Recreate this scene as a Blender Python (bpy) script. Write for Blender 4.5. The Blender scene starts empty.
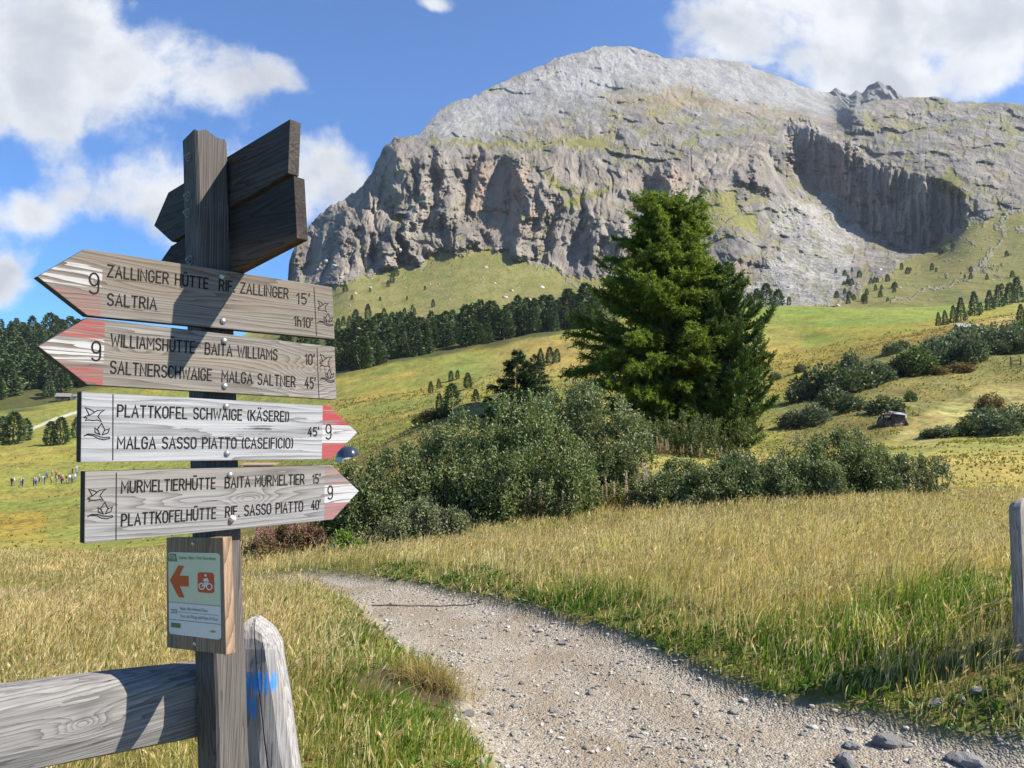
import bpy, bmesh, math, random
import numpy as np
from mathutils import Vector, Matrix, Euler

# ------------------------------------------------------------------ camera, sky, sun, exposure
scene = bpy.context.scene
COL = scene.collection
EYE = 1.6
FPX = 770.0
PITCH = math.radians(4.2)
SUN_AZ, SUN_EL = 101.0, 44.0          # degrees clockwise from the view direction (+Y), above the horizon

cam_data = bpy.data.cameras.new('camera')
cam_data.sensor_width = 36.0
cam_data.lens = 36.0 * FPX / 1024.0
cam_data.clip_start = 0.05
cam_data.clip_end = 30000.0
cam = bpy.data.objects.new('camera', cam_data)
COL.objects.link(cam)
cam.location = (0, 0, EYE)
cam.rotation_euler = (math.radians(90) + PITCH, 0, 0)
scene.camera = cam

scene.view_settings.view_transform = 'Standard'
scene.view_settings.look = 'None'
scene.view_settings.gamma = 1.0
scene.view_settings.use_curve_mapping = False
scene.view_settings.exposure = 1.1
scene.cycles.use_denoising = True
scene.cycles.max_bounces = 6
scene.cycles.diffuse_bounces = 3
scene.cycles.glossy_bounces = 2
scene.cycles.transmission_bounces = 2
scene.cycles.transparent_max_bounces = 8
scene.cycles.volume_bounces = 0
scene.cycles.caustics_reflective = False
scene.cycles.caustics_refractive = False

SUN_DIR = Vector((math.sin(math.radians(SUN_AZ)) * math.cos(math.radians(SUN_EL)),
                  math.cos(math.radians(SUN_AZ)) * math.cos(math.radians(SUN_EL)),
                  math.sin(math.radians(SUN_EL))))
sun_data = bpy.data.lights.new('sun', 'SUN')
sun_data.energy = 5.0
sun_data.angle = math.radians(0.53)
sun_data.color = (1.0, 0.93, 0.82)
sun = bpy.data.objects.new('sun', sun_data)
COL.objects.link(sun)
sun.rotation_euler = SUN_DIR.to_track_quat('Z', 'Y').to_euler()
sun.location = (60, -10, 80)


class NT:
    """short node-tree writer"""
    def __init__(self, tree):
        self.t = tree
        tree.nodes.clear()

    def n(self, kind, **kw):
        nd = self.t.nodes.new(kind)
        for k, v in kw.items():
            setattr(nd, k, v)
        return nd

    def put(self, sock, v):
        if isinstance(v, bpy.types.NodeSocket):
            self.t.links.new(v, sock)
        elif v is not None:
            if sock.type == 'RGBA' and len(v) == 3:
                v = (v[0], v[1], v[2], 1.0)
            sock.default_value = v

    def m(self, op, a, b=None, c=None, clamp=False):
        nd = self.n('ShaderNodeMath', operation=op, use_clamp=clamp)
        for s, v in zip(nd.inputs, (a, b, c)):
            self.put(s, v)
        return nd.outputs[0]

    def vm(self, op, a, b=None):
        nd = self.n('ShaderNodeVectorMath', operation=op)
        self.put(nd.inputs[0], a)
        if b is not None:
            self.put(nd.inputs[3] if op == 'SCALE' else nd.inputs[1], b)
        return nd.outputs[0]

    def noise(self, vec, scale, detail=4.0, rough=0.55, dist=0.0, color=False):
        nd = self.n('ShaderNodeTexNoise')
        self.put(nd.inputs['Vector'], vec)
        nd.inputs['Scale'].default_value = scale
        nd.inputs['Detail'].default_value = detail
        nd.inputs['Roughness'].default_value = rough
        nd.inputs['Distortion'].default_value = dist
        return nd.outputs['Color' if color else 'Fac']

    def voro(self, vec, scale, feature='F1', out='Distance', rnd=1.0):
        nd = self.n('ShaderNodeTexVoronoi', feature=feature)
        self.put(nd.inputs['Vector'], vec)
        nd.inputs['Scale'].default_value = scale
        nd.inputs['Randomness'].default_value = rnd
        return nd.outputs[out]

    def mix(self, f, a, b, mode='MIX'):
        nd = self.n('ShaderNodeMix', data_type='RGBA', blend_type=mode)
        self.put(nd.inputs[0], f)
        self.put(nd.inputs[6], a)
        self.put(nd.inputs[7], b)
        return nd.outputs[2]

    def ramp(self, f, stops, interp='LINEAR'):
        nd = self.n('ShaderNodeValToRGB')
        nd.color_ramp.interpolation = interp
        els = nd.color_ramp.elements
        while len(els) < len(stops):
            els.new(0.5)
        for e, (p, c) in zip(els, stops):
            e.position = p
            e.color = (c, c, c, 1) if isinstance(c, (int, float)) else (c[0], c[1], c[2], 1)
        self.put(nd.inputs[0], f)
        return nd.outputs[0]

    def step(self, v, lo, hi):
        nd = self.n('ShaderNodeMapRange', interpolation_type='SMOOTHSTEP')
        self.put(nd.inputs[0], v)
        self.put(nd.inputs[1], lo)
        self.put(nd.inputs[2], hi)
        return nd.outputs[0]

    def attr(self, name, out='Fac'):
        return self.n('ShaderNodeAttribute', attribute_name=name).outputs[out]

    def bump(self, h, dist, strength=1.0, normal=None):
        nd = self.n('ShaderNodeBump')
        nd.inputs['Strength'].default_value = strength
        nd.inputs['Distance'].default_value = dist
        self.put(nd.inputs['Height'], h)
        if normal is not None:
            self.put(nd.inputs['Normal'], normal)
        return nd.outputs[0]


def material(name):
    m = bpy.data.materials.new(name)
    m.use_nodes = True
    t = NT(m.node_tree)
    out = t.n('ShaderNodeOutputMaterial')
    b = t.n('ShaderNodeBsdfPrincipled')
    t.put(out.inputs[0], b.outputs[0])
    return m, t, b


def simple(name, col, rough=0.7, metal=0.0, spec=0.5):
    m, t, b = material(name)
    b.inputs['Base Color'].default_value = (*col, 1)
    b.inputs['Roughness'].default_value = rough
    b.inputs['Metallic'].default_value = metal
    b.inputs['Specular IOR Level'].default_value = spec
    # a little uneven tone so that nothing is perfectly flat
    o = t.n('ShaderNodeTexCoord').outputs['Object']
    nz = t.noise(o, 40.0, 3.0)
    t.put(b.inputs['Base Color'], t.mix(t.m('MULTIPLY', nz, 0.35), col, tuple(c * 0.7 for c in col)))
    return m


# ---- world: Nishita sky with procedural cumulus at fixed compass directions
world = bpy.data.worlds.new('World')
scene.world = world
world.use_nodes = True
w = NT(world.node_tree)
wo = w.n('ShaderNodeOutputWorld')
bg = w.n('ShaderNodeBackground')
w.put(wo.inputs[0], bg.outputs[0])
sky = w.n('ShaderNodeTexSky', sky_type='NISHITA')
sky.sun_disc = False
sky.sun_elevation = math.radians(SUN_EL)
sky.sun_rotation = math.radians(SUN_AZ)
sky.altitude = 2000.0
sky.air_density = 1.0
sky.dust_density = 0.35
sky.ozone_density = 1.6
SKY_STRENGTH = 0.084
bg.inputs['Strength'].default_value = SKY_STRENGTH
dirv = w.n('ShaderNodeTexCoord').outputs['Generated']
sep = w.n('ShaderNodeSeparateXYZ')
w.put(sep.inputs[0], dirv)
DX, DY, DZ = sep.outputs
ysafe = w.m('MAXIMUM', w.m('ABSOLUTE', DY), 0.05)
U = w.m('DIVIDE', DX, ysafe)
V = w.m('DIVIDE', DZ, ysafe)
comb = w.n('ShaderNodeCombineXYZ')
w.put(comb.inputs[0], U)
w.put(comb.inputs[1], V)
UV = comb.outputs[0]


def uv_of(px, py):
    cx, cy = (px - 512) / FPX, (384 - py) / FPX
    y = math.cos(PITCH) - cy * math.sin(PITCH)
    z = math.sin(PITCH) + cy * math.cos(PITCH)
    return cx / y, z / y


# (px, py, half width, half height, weight): where the clouds of the photograph stand, turned into directions
CLOUDS = [(-20, 50, 140, 85, 1.0), (85, 62, 110, 55, 1.0), (60, 8, 85, 45, .9), (205, 88, 80, 44, .95), (258, 78, 36, 28, .85), (60, 120, 90, 34, .85), (-10, 125, 90, 40, .8),
          (150, 196, 80, 44, .9), (105, 180, 55, 28, .6), (225, 205, 70, 50, .9), (318, 172, 48, 44, 1.0), (300, 205, 70, 40, .95), (352, 200, 26, 26, .6),
          (15, 214, 52, 26, 1.0), (-8, 280, 44, 38, 1.0), (70, 296, 60, 14, .45), (25, 255, 30, 12, .35),
          (437, 1, 36, 11, .75),
          (760, 25, 80, 62, .95), (830, 45, 130, 58, 1.0), (900, 10, 220, 56, 1.0), (930, 62, 90, 36, .85), (1000, 40, 90, 55, .9), (840, 90, 80, 34, .85),
          (880, 84, 30, 20, .75), (1010, 88, 34, 14, .5), (1150, -40, 200, 120, 1.0), (-250, 60, 160, 100, .9), (1300, 140, 160, 60, .7)]
warp = w.noise(UV, 3.2, 3.0, 0.55, color=True)
wv = w.vm('SCALE', w.vm('SUBTRACT', warp, (0.5, 0.5, 0.5)), 0.16)
UVW = w.vm('ADD', UV, wv)
ss = w.n('ShaderNodeSeparateXYZ')
w.put(ss.inputs[0], UVW)
field = None
for (px, py, a, b_, wt) in CLOUDS:
    u0, v0 = uv_of(px, py)
    du = w.m('DIVIDE', w.m('SUBTRACT', ss.outputs[0], u0), a * 1.25 / FPX)
    dv = w.m('DIVIDE', w.m('SUBTRACT', ss.outputs[1], v0), b_ * 1.25 / FPX)
    d2 = w.m('ADD', w.m('MULTIPLY', du, du), w.m('MULTIPLY', dv, dv))
    e = w.m('MULTIPLY', w.m('POWER', 2.718, w.m('MULTIPLY', d2, -1.5)), wt)
    field = e if field is None else w.m('ADD', field, w.m('MULTIPLY', e, w.m('SUBTRACT', 1.0, w.m('MINIMUM', field, 1.0))))
fb = w.noise(UVW, 7.0, 8.0, 0.6)
fbb = w.noise(UV, 19.0, 6.0, 0.62)
dens = w.m('ADD', field, w.m('ADD', w.m('MULTIPLY', w.m('SUBTRACT', fb, 0.5), 1.55), w.m('MULTIPLY', w.m('SUBTRACT', fbb, 0.5), 0.60)))
alpha = w.step(dens, 0.44, 0.92)
# grey undersides: the same noise looked up a little towards the sun tells thick from thin
sh = w.noise(w.vm('ADD', UVW, (0.05, 0.045, 0.0)), 5.0, 6.0, 0.55)
sh0 = w.noise(UVW, 5.0, 6.0, 0.55)
lit = w.m('ADD', 0.42, w.m('MULTIPLY', w.m('SUBTRACT', sh0, sh), 2.6))
lit = w.m('ADD', lit, w.m('MULTIPLY', w.m('SUBTRACT', 1.25, w.m('MINIMUM', dens, 1.5)), 0.75))
lit = w.step(lit, 0.1, 1.1)
K = 1.0 / SKY_STRENGTH
cloud = w.mix(lit, (0.285 * K, 0.295 * K, 0.315 * K), (0.445 * K, 0.448 * K, 0.452 * K))
# deepen the blue of the high-altitude sky a little
skyc = w.mix(1.0, sky.outputs[0], (0.42, 0.80, 1.20), 'MULTIPLY')
w.put(bg.inputs[0], w.mix(w.m('MULTIPLY', alpha, 0.97), skyc, cloud))

# ------------------------------------------------------------------ shared helpers
rng = np.random.default_rng(7)
random.seed(7)


def ray_xz(px, py):
    cx, cy = (np.asarray(px, float) - 512) / FPX, (384 - np.asarray(py, float)) / FPX
    y = math.cos(PITCH) - cy * math.sin(PITCH)
    z = math.sin(PITCH) + cy * math.cos(PITCH)
    return cx / y, z / y


def at(px, py, Y):
    """world point seen at a pixel, at forward distance Y (metres)"""
    a, b = ray_xz(px, py)
    return np.stack([a * Y, np.broadcast_to(np.asarray(Y, float), np.shape(a * Y)), EYE + b * Y], -1)


def proj(x, y, z):
    dz = z - EYE
    d = y * math.cos(PITCH) + dz * math.sin(PITCH)
    v = -y * math.sin(PITCH) + dz * math.cos(PITCH)
    return 512 + FPX * x / d, 384 - FPX * v / d


_G = np.random.default_rng(3).normal(size=(4096, 3))
_G /= np.linalg.norm(_G, axis=1)[:, None]


def perlin(x, y, z=0.0, seed=0):
    x, y, z = np.broadcast_arrays(np.asarray(x, float), np.asarray(y, float), np.asarray(z, float))
    xi, yi, zi = np.floor(x).astype(np.int64), np.floor(y).astype(np.int64), np.floor(z).astype(np.int64)
    xf, yf, zf = x - xi, y - yi, z - zi
    fade = lambda t: t * t * t * (t * (t * 6 - 15) + 10)
    u, v, w_ = fade(xf), fade(yf), fade(zf)
    out = 0
    for i in (0, 1):
        for j in (0, 1):
            for k in (0, 1):
                h = ((xi + i) * 73856093 ^ (yi + j) * 19349663 ^ (zi + k) * 83492791 ^ (seed * 2654435761)) & 0x7fffffff
                h = (h ^ (h >> 13)) * 1274126177 & 0x7fffffff
                g = _G[(h >> 7) & 4095]
                d = g[..., 0] * (xf - i) + g[..., 1] * (yf - j) + g[..., 2] * (zf - k)
                out = out + d * (u if i else 1 - u) * (v if j else 1 - v) * (w_ if k else 1 - w_)
    return out * 1.5


def fbm(x, y, z=0.0, octaves=4, gain=0.5, seed=0, ridged=False):
    s, a, f = 0, 1.0, 1.0
    for o in range(octaves):
        n = perlin(x * f, y * f, z * f, seed + o * 17)
        s = s + a * ((1 - 2 * np.abs(n)) if ridged else n)
        a *= gain
        f *= 2.03
    return s


def sstep(v, lo, hi):
    t = np.clip((v - lo) / (hi - lo), 0, 1)
    return t * t * (3 - 2 * t)


def in_poly(x, y, poly):
    x, y = np.asarray(x, float), np.asarray(y, float)
    inside = np.zeros(np.broadcast(x, y).shape, bool)
    n = len(poly)
    for i in range(n):
        x0, y0 = poly[i]
        x1, y1 = poly[(i + 1) % n]
        if y0 == y1:
            continue
        c = ((y0 > y) != (y1 > y)) & (x < (x1 - x0) * (y - y0) / (y1 - y0) + x0)
        inside ^= c
    return inside


def poly_dist(x, y, poly, closed=True):
    d = np.full(np.broadcast(x, y).shape, 1e9)
    n = len(poly)
    for i in range(n if closed else n - 1):
        x0, y0 = poly[i]
        x1, y1 = poly[(i + 1) % n]
        dx, dy = x1 - x0, y1 - y0
        t = np.clip(((x - x0) * dx + (y - y0) * dy) / max(dx * dx + dy * dy, 1e-12), 0, 1)
        d = np.minimum(d, np.hypot(x - x0 - t * dx, y - y0 - t * dy))
    return d


def signed(x, y, poly):
    d = poly_dist(x, y, poly)
    return np.where(in_poly(x, y, poly), -d, d)


def tps(pts, vals, smooth=0.0):
    """thin plate spline through scattered points"""
    P = np.asarray(pts, float)
    sc = np.abs(P).max()
    P = P / sc
    n = len(P)

    def ker(d2):
        return 0.5 * d2 * np.log(np.maximum(d2, 1e-18))
    K_ = ker(((P[:, None] - P[None]) ** 2).sum(-1)) + smooth * np.eye(n)
    A = np.zeros((n + 3, n + 3))
    A[:n, :n] = K_
    A[:n, n] = 1
    A[:n, n + 1:] = P
    A[n, :n] = 1
    A[n + 1:, :n] = P.T
    sol = np.linalg.solve(A, np.concatenate([np.asarray(vals, float), [0, 0, 0]]))
    wt, c = sol[:n], sol[n:]

    def f(x, y):
        x, y = np.asarray(x, float) / sc, np.asarray(y, float) / sc
        r = c[0] + c[1] * x + c[2] * y
        for (a, b), k in zip(P, wt):
            r = r + k * ker((x - a) ** 2 + (y - b) ** 2)
        return r
    return f


def build_mesh(name, V_, quads=None, tris=None, attrs=None, smooth=True, mat_index=None):
    me = bpy.data.meshes.new(name)
    V_ = np.asarray(V_, np.float32)
    me.vertices.add(len(V_))
    me.vertices.foreach_set('co', V_.ravel())
    idx, starts, tot = [], [], 0
    for F, k in ((quads, 4), (tris, 3)):
        if F is not None and len(F):
            F = np.asarray(F, np.int32)
            idx.append(F.ravel())
            starts.append(tot + np.arange(len(F)) * k)
            tot += F.size
    idx = np.concatenate(idx).astype(np.int32)
    starts = np.concatenate(starts).astype(np.int32)
    me.loops.add(len(idx))
    me.loops.foreach_set('vertex_index', idx)
    me.polygons.add(len(starts))
    me.polygons.foreach_set('loop_start', starts)
    if mat_index is not None:
        me.polygons.foreach_set('material_index', np.asarray(mat_index, np.int32))
    me.update(calc_edges=True)
    me.validate(verbose=False)
    me.polygons.foreach_set('use_smooth', np.full(len(me.polygons), smooth, bool))
    for an, arr in (attrs or {}).items():
        arr = np.asarray(arr, np.float32)
        if arr.ndim == 1:
            at_ = me.attributes.new(an, 'FLOAT', 'POINT')
            at_.data.foreach_set('value', arr)
        else:
            at_ = me.attributes.new(an, 'FLOAT_COLOR', 'POINT')
            if arr.shape[1] == 3:
                arr = np.concatenate([arr, np.ones((len(arr), 1), np.float32)], 1)
            at_.data.foreach_set('color', arr.ravel())
    return me


def link(name, me, mats=None, parent=None, loc=None, rot=None, **props):
    o = bpy.data.objects.new(name, me)
    COL.objects.link(o)
    if mats is not None and me is not None:
        for m_ in (mats if isinstance(mats, (list, tuple)) else [mats]):
            me.materials.append(m_)
    if parent is not None:
        o.parent = parent
    if loc is not None:
        o.location = loc
    if rot is not None:
        o.rotation_euler = rot
    for k, v in props.items():
        o[k] = v
    return o


def grid_quads(nr, nc):
    i = np.arange(nr * nc).reshape(nr, nc)
    return np.stack([i[:-1, :-1], i[:-1, 1:], i[1:, 1:], i[1:, :-1]], -1).reshape(-1, 4)
# ------------------------------------------------------------------ ground heights
NEAR = [  # x, y, z (path level near the camera = 0, eye at 1.6)
    (0, -6, .05), (6, -6, .1), (-6, -6, .1), (0, 1, 0), (0, 3.8, 0), (1.5, 3.8, 0), (2.6, 3.2, .03), (4.5, 2.5, .1), (-.15, 4.8, 0), (.9, 4.9, 0),
    (.25, 6, 0), (-.6, 7.7, .0), (-1.5, 8.6, .02), (-2.2, 9.3, .02), (-3.4, 9.8, -.12), (-5, 10.2, -.45),
    (-.72, 1.9, .10), (-1.2, 4, .12), (-.95, 5.5, .12), (-2, 7, .04), (-3, 5, .06), (-6, 6, -.05), (-4, 8.5, -.1), (-10, 10, -.25), (-6, 12, -.5),
    (-10, 14, -.45), (-5, 15, -.4), (-16, 14, -.5), (-15, 24, -2.2), (-9, 26, -1.6), (-22, 30, -4.0), (-11, 36, -3.4), (-30, 45, -6.0), (-20, 2, 0),
    (1.6, 5.1, .05), (2.4, 4.3, .06), (3.05, 4.75, .40), (4.5, 4.2, .38), (2.3, 6, .27), (1.7, 8, .28), (.6, 9.6, .2), (-.6, 11, .1), (1.2, 11, .22), (4, 8, .42),
    (7, 7, .45), (12, 5, .4), (6, 12, .52), (10, 12, .5), (6.1, 14, .53), (2.3, 14, .35), (12.7, 20, .40), (8, 20, .5), (5, 20, .6), (19, 30, .55),
    (26.6, 42, 1.1), (14.4, 36, .95), (9.7, 30, 1.05), (6.6, 27, 1.2), (5.2, 27, 1.65), (1.7, 28, 2.2), (-1.6, 30, 3.1), (-3.5, 29, 2.2), (-5.5, 28, 1.0),
    (-6.3, 26, .3), (1.2, 20, .85), (-.13, 14, .17), (-1.7, 12, -.05), (-2.1, 20, .7), (-3.8, 13, -.25), (-6, 18, -.6), (0, 40, 1.8), (8, 40, .8), (-7, 40, -1.0),
    (18, 46, 1.3), (32, 46, 1.6), (25, 12, .5), (32, 25, .6), (20, 0, .3)]
_hn = tps([(a, b) for a, b, c in NEAR], [c for a, b, c in NEAR], 1e-5)

PROF = {
    -420: [(30, 552), (60, 543), (100, 517), (160, 485), (250, 452), (330, 425), (420, 405), (700, 340), (900, 330)],
    0: [(30, 550), (60, 541), (100, 515), (160, 484), (250, 450), (330, 428), (420, 411), (560, 372), (700, 338), (900, 330)],
    80: [(30, 550), (60, 540), (100, 512), (160, 480), (250, 447), (330, 422), (420, 403), (560, 366), (700, 336), (900, 325)],
    200: [(30, 545), (60, 525), (100, 500), (160, 470), (250, 440), (330, 412), (450, 385), (600, 350), (750, 335)],
    340: [(40, 470), (60, 462), (100, 450), (160, 428), (250, 398), (310, 378), (400, 353), (500, 336), (620, 326)],
    460: [(40, 418), (60, 422), (100, 414), (180, 394), (250, 377), (320, 357), (350, 349), (450, 331), (550, 318)],
    580: [(40, 428), (60, 432), (100, 418), (180, 386), (250, 362), (330, 336), (365, 327), (480, 311), (600, 300)],
    700: [(45, 455), (60, 452), (100, 430), (180, 390), (260, 355), (340, 325), (420, 310), (520, 306)],
    800: [(45, 462), (70, 452), (100, 420), (150, 383), (220, 358), (280, 335), (360, 313), (420, 305), (500, 312)],
    880: [(45, 461), (65, 445), (90, 405), (120, 376), (160, 352), (220, 336), (300, 322), (400, 309), (480, 312)],
    940: [(45, 456), (65, 435), (90, 405), (120, 370), (150, 345), (190, 326), (240, 331), (330, 318), (420, 306), (500, 306)],
    1024: [(45, 453), (65, 430), (90, 400), (120, 365), (150, 335), (180, 311), (240, 325), (330, 316), (420, 308), (500, 302)],
    1500: [(45, 450), (65, 425), (90, 390), (120, 350), (150, 320), (180, 290), (240, 285), (330, 285), (420, 285), (500, 285)],
}
LOGY = np.linspace(math.log(25), math.log(1400), 160)
_px_nodes = sorted(PROF)
_rows = []
for p_ in _px_nodes:
    ys = np.array([a for a, b in PROF[p_]], float)
    zs = at(np.full(len(ys), float(p_)), np.array([b for a, b in PROF[p_]], float), ys)[:, 2]
    _rows.append(np.interp(LOGY, np.log(ys), zs))
_pxg = np.linspace(-420, 1500, 320)
_tab = np.array([np.interp(_pxg, _px_nodes, [r[k] for r in _rows]) for k in range(len(LOGY))]).T   # (px, logY)


def _smooth(a, sig, axis):
    r = int(sig * 3)
    k = np.exp(-0.5 * (np.arange(-r, r + 1) / sig) ** 2)
    k /= k.sum()
    a = np.moveaxis(a, axis, 0)
    p = np.concatenate([np.repeat(a[:1], r, 0), a, np.repeat(a[-1:], r, 0)])
    o = sum(k[i] * p[i:i + len(a)] for i in range(2 * r + 1))
    return np.moveaxis(o, 0, axis)


_tab = _smooth(_smooth(_tab, 5, 0), 2.0, 1)


def h_far(x, y):
    y = np.maximum(y, 25.0)
    px = 512 + FPX * (x / y) * 0.9973
    i = np.clip((px + 420) / (1920 / 319), 0, 318.999)
    j = np.clip((np.log(y) - LOGY[0]) / (LOGY[1] - LOGY[0]), 0, 158.999)
    i0, j0 = i.astype(int), j.astype(int)
    fi, fj = i - i0, j - j0
    return (_tab[i0, j0] * (1 - fi) * (1 - fj) + _tab[i0 + 1, j0] * fi * (1 - fj) + _tab[i0, j0 + 1] * (1 - fi) * fj + _tab[i0 + 1, j0 + 1] * fi * fj)


# the gravel path: outline on the ground, metres
def ground_px(px, py, z):
    a, b = ray_xz(px, py)
    Y = (z - EYE) / b
    return (float(a * Y), float(Y))


def on_ground(px, py, z=0.0):
    for _ in range(12):
        x, y = ground_px(px, py, z)
        z = .5 * z + .5 * float(_hn(np.array(x), np.array(y)))
    return x, y


PATH_R = [on_ground(*p) for p in ((1100, 752, 0), (1024, 738, .0), (880, 712, .0), (760, 690, .0), (690, 660, 0), (600, 624, 0), (515, 600, 0), (440, 585, 0), (380, 577, 0), (335, 572, 0))]
PATH_L = [on_ground(*p) for p in ((500, 768, 0), (470, 725, 0), (452, 700, 0), (462, 688, 0), (440, 668, 0), (405, 652, 0), (380, 630, 0), (352, 600, 0), (322, 584, 0))]
PATH = [(9, 2.2), (7, 3.0), (4.2, 3.85)] + PATH_R[1:] + [(-4.5, 10.6), (-7, 11.2), (-12, 11.2), (-12, 9.6), (-7, 9.7), (-4.4, 9.15), (-3, 8.75)] + PATH_L[::-1] + [(-.05, 3.2), (-.05, 1.5), (.1, -2), (.3, -6), (9, -6)]


def path_sd(x, y):
    return signed(x, y, PATH)


def ground_z(x, y, detail=True):
    x, y = np.asarray(x, float), np.asarray(y, float)
    hn = _hn(np.clip(x, -45, 45), np.clip(y, -8, 55))
    t = sstep(y + np.abs(x) * 0.25, 34, 50)
    z = hn * (1 - t) + h_far(x, y) * t
    if detail:
        d = np.hypot(x, y)
        z = z + 0.05 * fbm(x / 2.3, y / 2.3, 0, 3, seed=5) * sstep(d, 3, 12) + sstep(d, 30, 120) * (1.5 * fbm(x / 45, y / 45, 0, 3, seed=9) + .42 * fbm(x / 9, y / 9, 0, 4, gain=.55, seed=12))
        near = (np.abs(x) < 14) & (y < 16)
        if np.any(near):
            sd = np.full(x.shape, 5.0)
            sd[near] = path_sd(x[near], y[near])
            pm = sstep(-sd, -.12, .18)
            z = z - 0.07 * pm + pm * (0.016 * fbm(x / .55, y / .55, 0, 3, seed=21) + 0.006 * fbm(x / .12, y / .12, 0, 2, seed=22))
            # worn wheel ruts and the little water bar across the path
            z = z + sstep(sd, .0, .35) * sstep(1.2 - sd, 0, .8) * 0.04 * (1 - sstep(y, 12, 16))
    return z


# ------------------------------------------------------------------ ground sheet
NA, NS = 900, 760
aa = np.tan(np.linspace(-1.15, 1.15, NA)) * 0.9
s_ = np.exp(np.linspace(math.log(3.0), math.log(1500.0), NS))
A_, S_ = np.meshgrid(aa, s_)
GX, GY = A_ * S_, S_ - 8.0
GZ = ground_z(GX, GY)
sd_ = np.full(GX.shape, 9.0)
nm = (np.abs(GX) < 16) & (GY < 18)
sd_[nm] = path_sd(GX[nm], GY[nm])
nz1 = fbm(GX / 1.1, GY / 1.1, 0, 3, seed=31)
pathm = sstep(-sd_ + nz1 * 0.07, -.06, .1)
rutm = pathm * np.clip(np.exp(-((sd_ + .52 + .12 * nz1) / .16) ** 2) + np.exp(-((sd_ + 1.5 + .15 * nz1) / .22) ** 2), 0, 1) * sstep(nz1, -.5, .2)
# land cover colours (what grows there), from outlines traced on the photograph and laid on the ground
fy = np.maximum(GY, 1.0)
PXg, PYg = proj(GX, fy, GZ)
dist = np.hypot(GX, GY)
green, gold, olive, mown, ochre, brown, straw = (np.array(c) for c in ((.19, .23, .045), (.36, .26, .08), (.20, .18, .06), (.36, .32, .115), (.33, .22, .04), (.22, .165, .06), (.38, .30, .12)))
LC = np.broadcast_to(np.array((.235, .235, .055)), GX.shape + (3,)).copy()
PX2 = PXg + 9 * fbm(GX / 22, GY / 30, 0, 3, seed=41)
PY2 = PYg + 4 * fbm(GX / 20, GY / 26, 0, 3, seed=42)


def paint(poly, c, soft=5, k=1.0, cond=None):
    global LC
    x0, x1 = min(p[0] for p in poly) - 40, max(p[0] for p in poly) + 40
    y0, y1 = min(p[1] for p in poly) - 25, max(p[1] for p in poly) + 25
    sel = (PX2 > x0) & (PX2 < x1) & (PY2 > y0) & (PY2 < y1) & (GY > 16)
    if cond is not None:
        sel &= cond
    if sel.any():
        m_ = sstep(-signed(PX2[sel], PY2[sel], poly), -soft, soft) * k
        LC[sel] = LC[sel] * (1 - m_[:, None]) + np.asarray(c) * m_[:, None]


far = GY > 50
paint([(740, 300), (905, 308), (935, 325), (880, 340), (820, 347), (740, 345)], (.19, .24, .045), 6, 1, far)
paint([(860, 300), (1030, 296), (1030, 315), (900, 322)], (.2, .25, .05), 5, 1, GY > 215)
paint([(735, 347), (880, 345), (960, 328), (900, 362), (830, 385), (740, 400)], ochre, 8, .55, far)
paint([(740, 318), (800, 330), (800, 350), (735, 352)], gold, 8, .5, far)
paint([(870, 350), (930, 322), (1030, 300), (1500, 250), (1500, 395), (1030, 390), (985, 395), (930, 412), (895, 440), (790, 450), (770, 410), (820, 385)], olive, 8, 1, far & (GY < 215))
paint([(960, 325), (1030, 305), (1030, 322), (965, 335)], mown, 5, .9, far & (GY < 215))
paint([(800, 330), (900, 325), (950, 318), (1030, 300), (1030, 308), (950, 335), (880, 345)], ochre, 7, .45, far)
paint([(885, 445), (925, 412), (985, 388), (1500, 350), (1500, 420), (1030, 414), (955, 424), (935, 445)], (.34, .30, .115), 5, 1, far)
paint([(505, 330), (620, 340), (620, 430), (500, 440), (470, 395)], (.30, .235, .075), 10, .7, far)
paint([(480, 385), (560, 380), (580, 420), (470, 410)], green, 8, .8, far)
paint([(340, 455), (400, 432), (480, 388), (480, 470), (340, 480)], brown, 6, 1, GY < 60)
paint([(-60, 512), (40, 512), (46, 541), (-60, 548)], ochre, 4, .5, far)
for (yy, hh, k) in ((470, 3, .5), (497, 4, .55), (455, 3, .35), (545, 3, .5)):
    paint([(-200, yy + 10), (100, yy - 8), (340, yy - 25), (340, yy - 25 + hh), (100, yy - 8 + hh), (-200, yy + 10 + hh)], gold, 3, k, far)
for (yy, k) in ((410, .5), (393, .45), (372, .4)):
    paint([(330, yy + 8), (430, yy), (520, yy - 18), (520, yy - 15), (430, yy + 4), (330, yy + 13)], gold, 3, k, far)
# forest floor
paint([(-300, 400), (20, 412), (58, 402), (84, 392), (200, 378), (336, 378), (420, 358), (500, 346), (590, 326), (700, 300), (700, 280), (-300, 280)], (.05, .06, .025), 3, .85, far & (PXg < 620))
nb = fbm(GX / 3.5, GY / 3.5, 0, 4, seed=44)
nc = fbm(GX / 14, GY / 20, 0, 4, seed=45)
nearm = (1 - sstep(GY + np.abs(GX) * .2, 20, 34))[..., None]
nearcol = np.array((.15, .14, .045))
LC = LC * (1 - nearm) + nearcol * nearm
rightm = sstep(GY, 17, 21) * (1 - sstep(GY, 44, 60)) * sstep(PXg, 600, 660)
LC = LC * (1 - rightm[..., None]) + (.30, .285, .085) * rightm[..., None]
rusty = sstep(fbm(GX / 5, GY / 8, 0, 4, gain=.6, seed=47), .15, .6) * sstep(GY, 45, 60) * (1 - sstep(GY, 190, 260)) * sstep(PXg, 690, 800)
LC = LC * (1 - .6 * rusty[..., None]) + np.array((.19, .12, .05)) * .6 * rusty[..., None]
tuft = sstep(fbm(GX / 1.8, GY / 4, 0, 5, gain=.7, seed=48), .15, .6) * sstep(GY, 40, 60)
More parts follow.
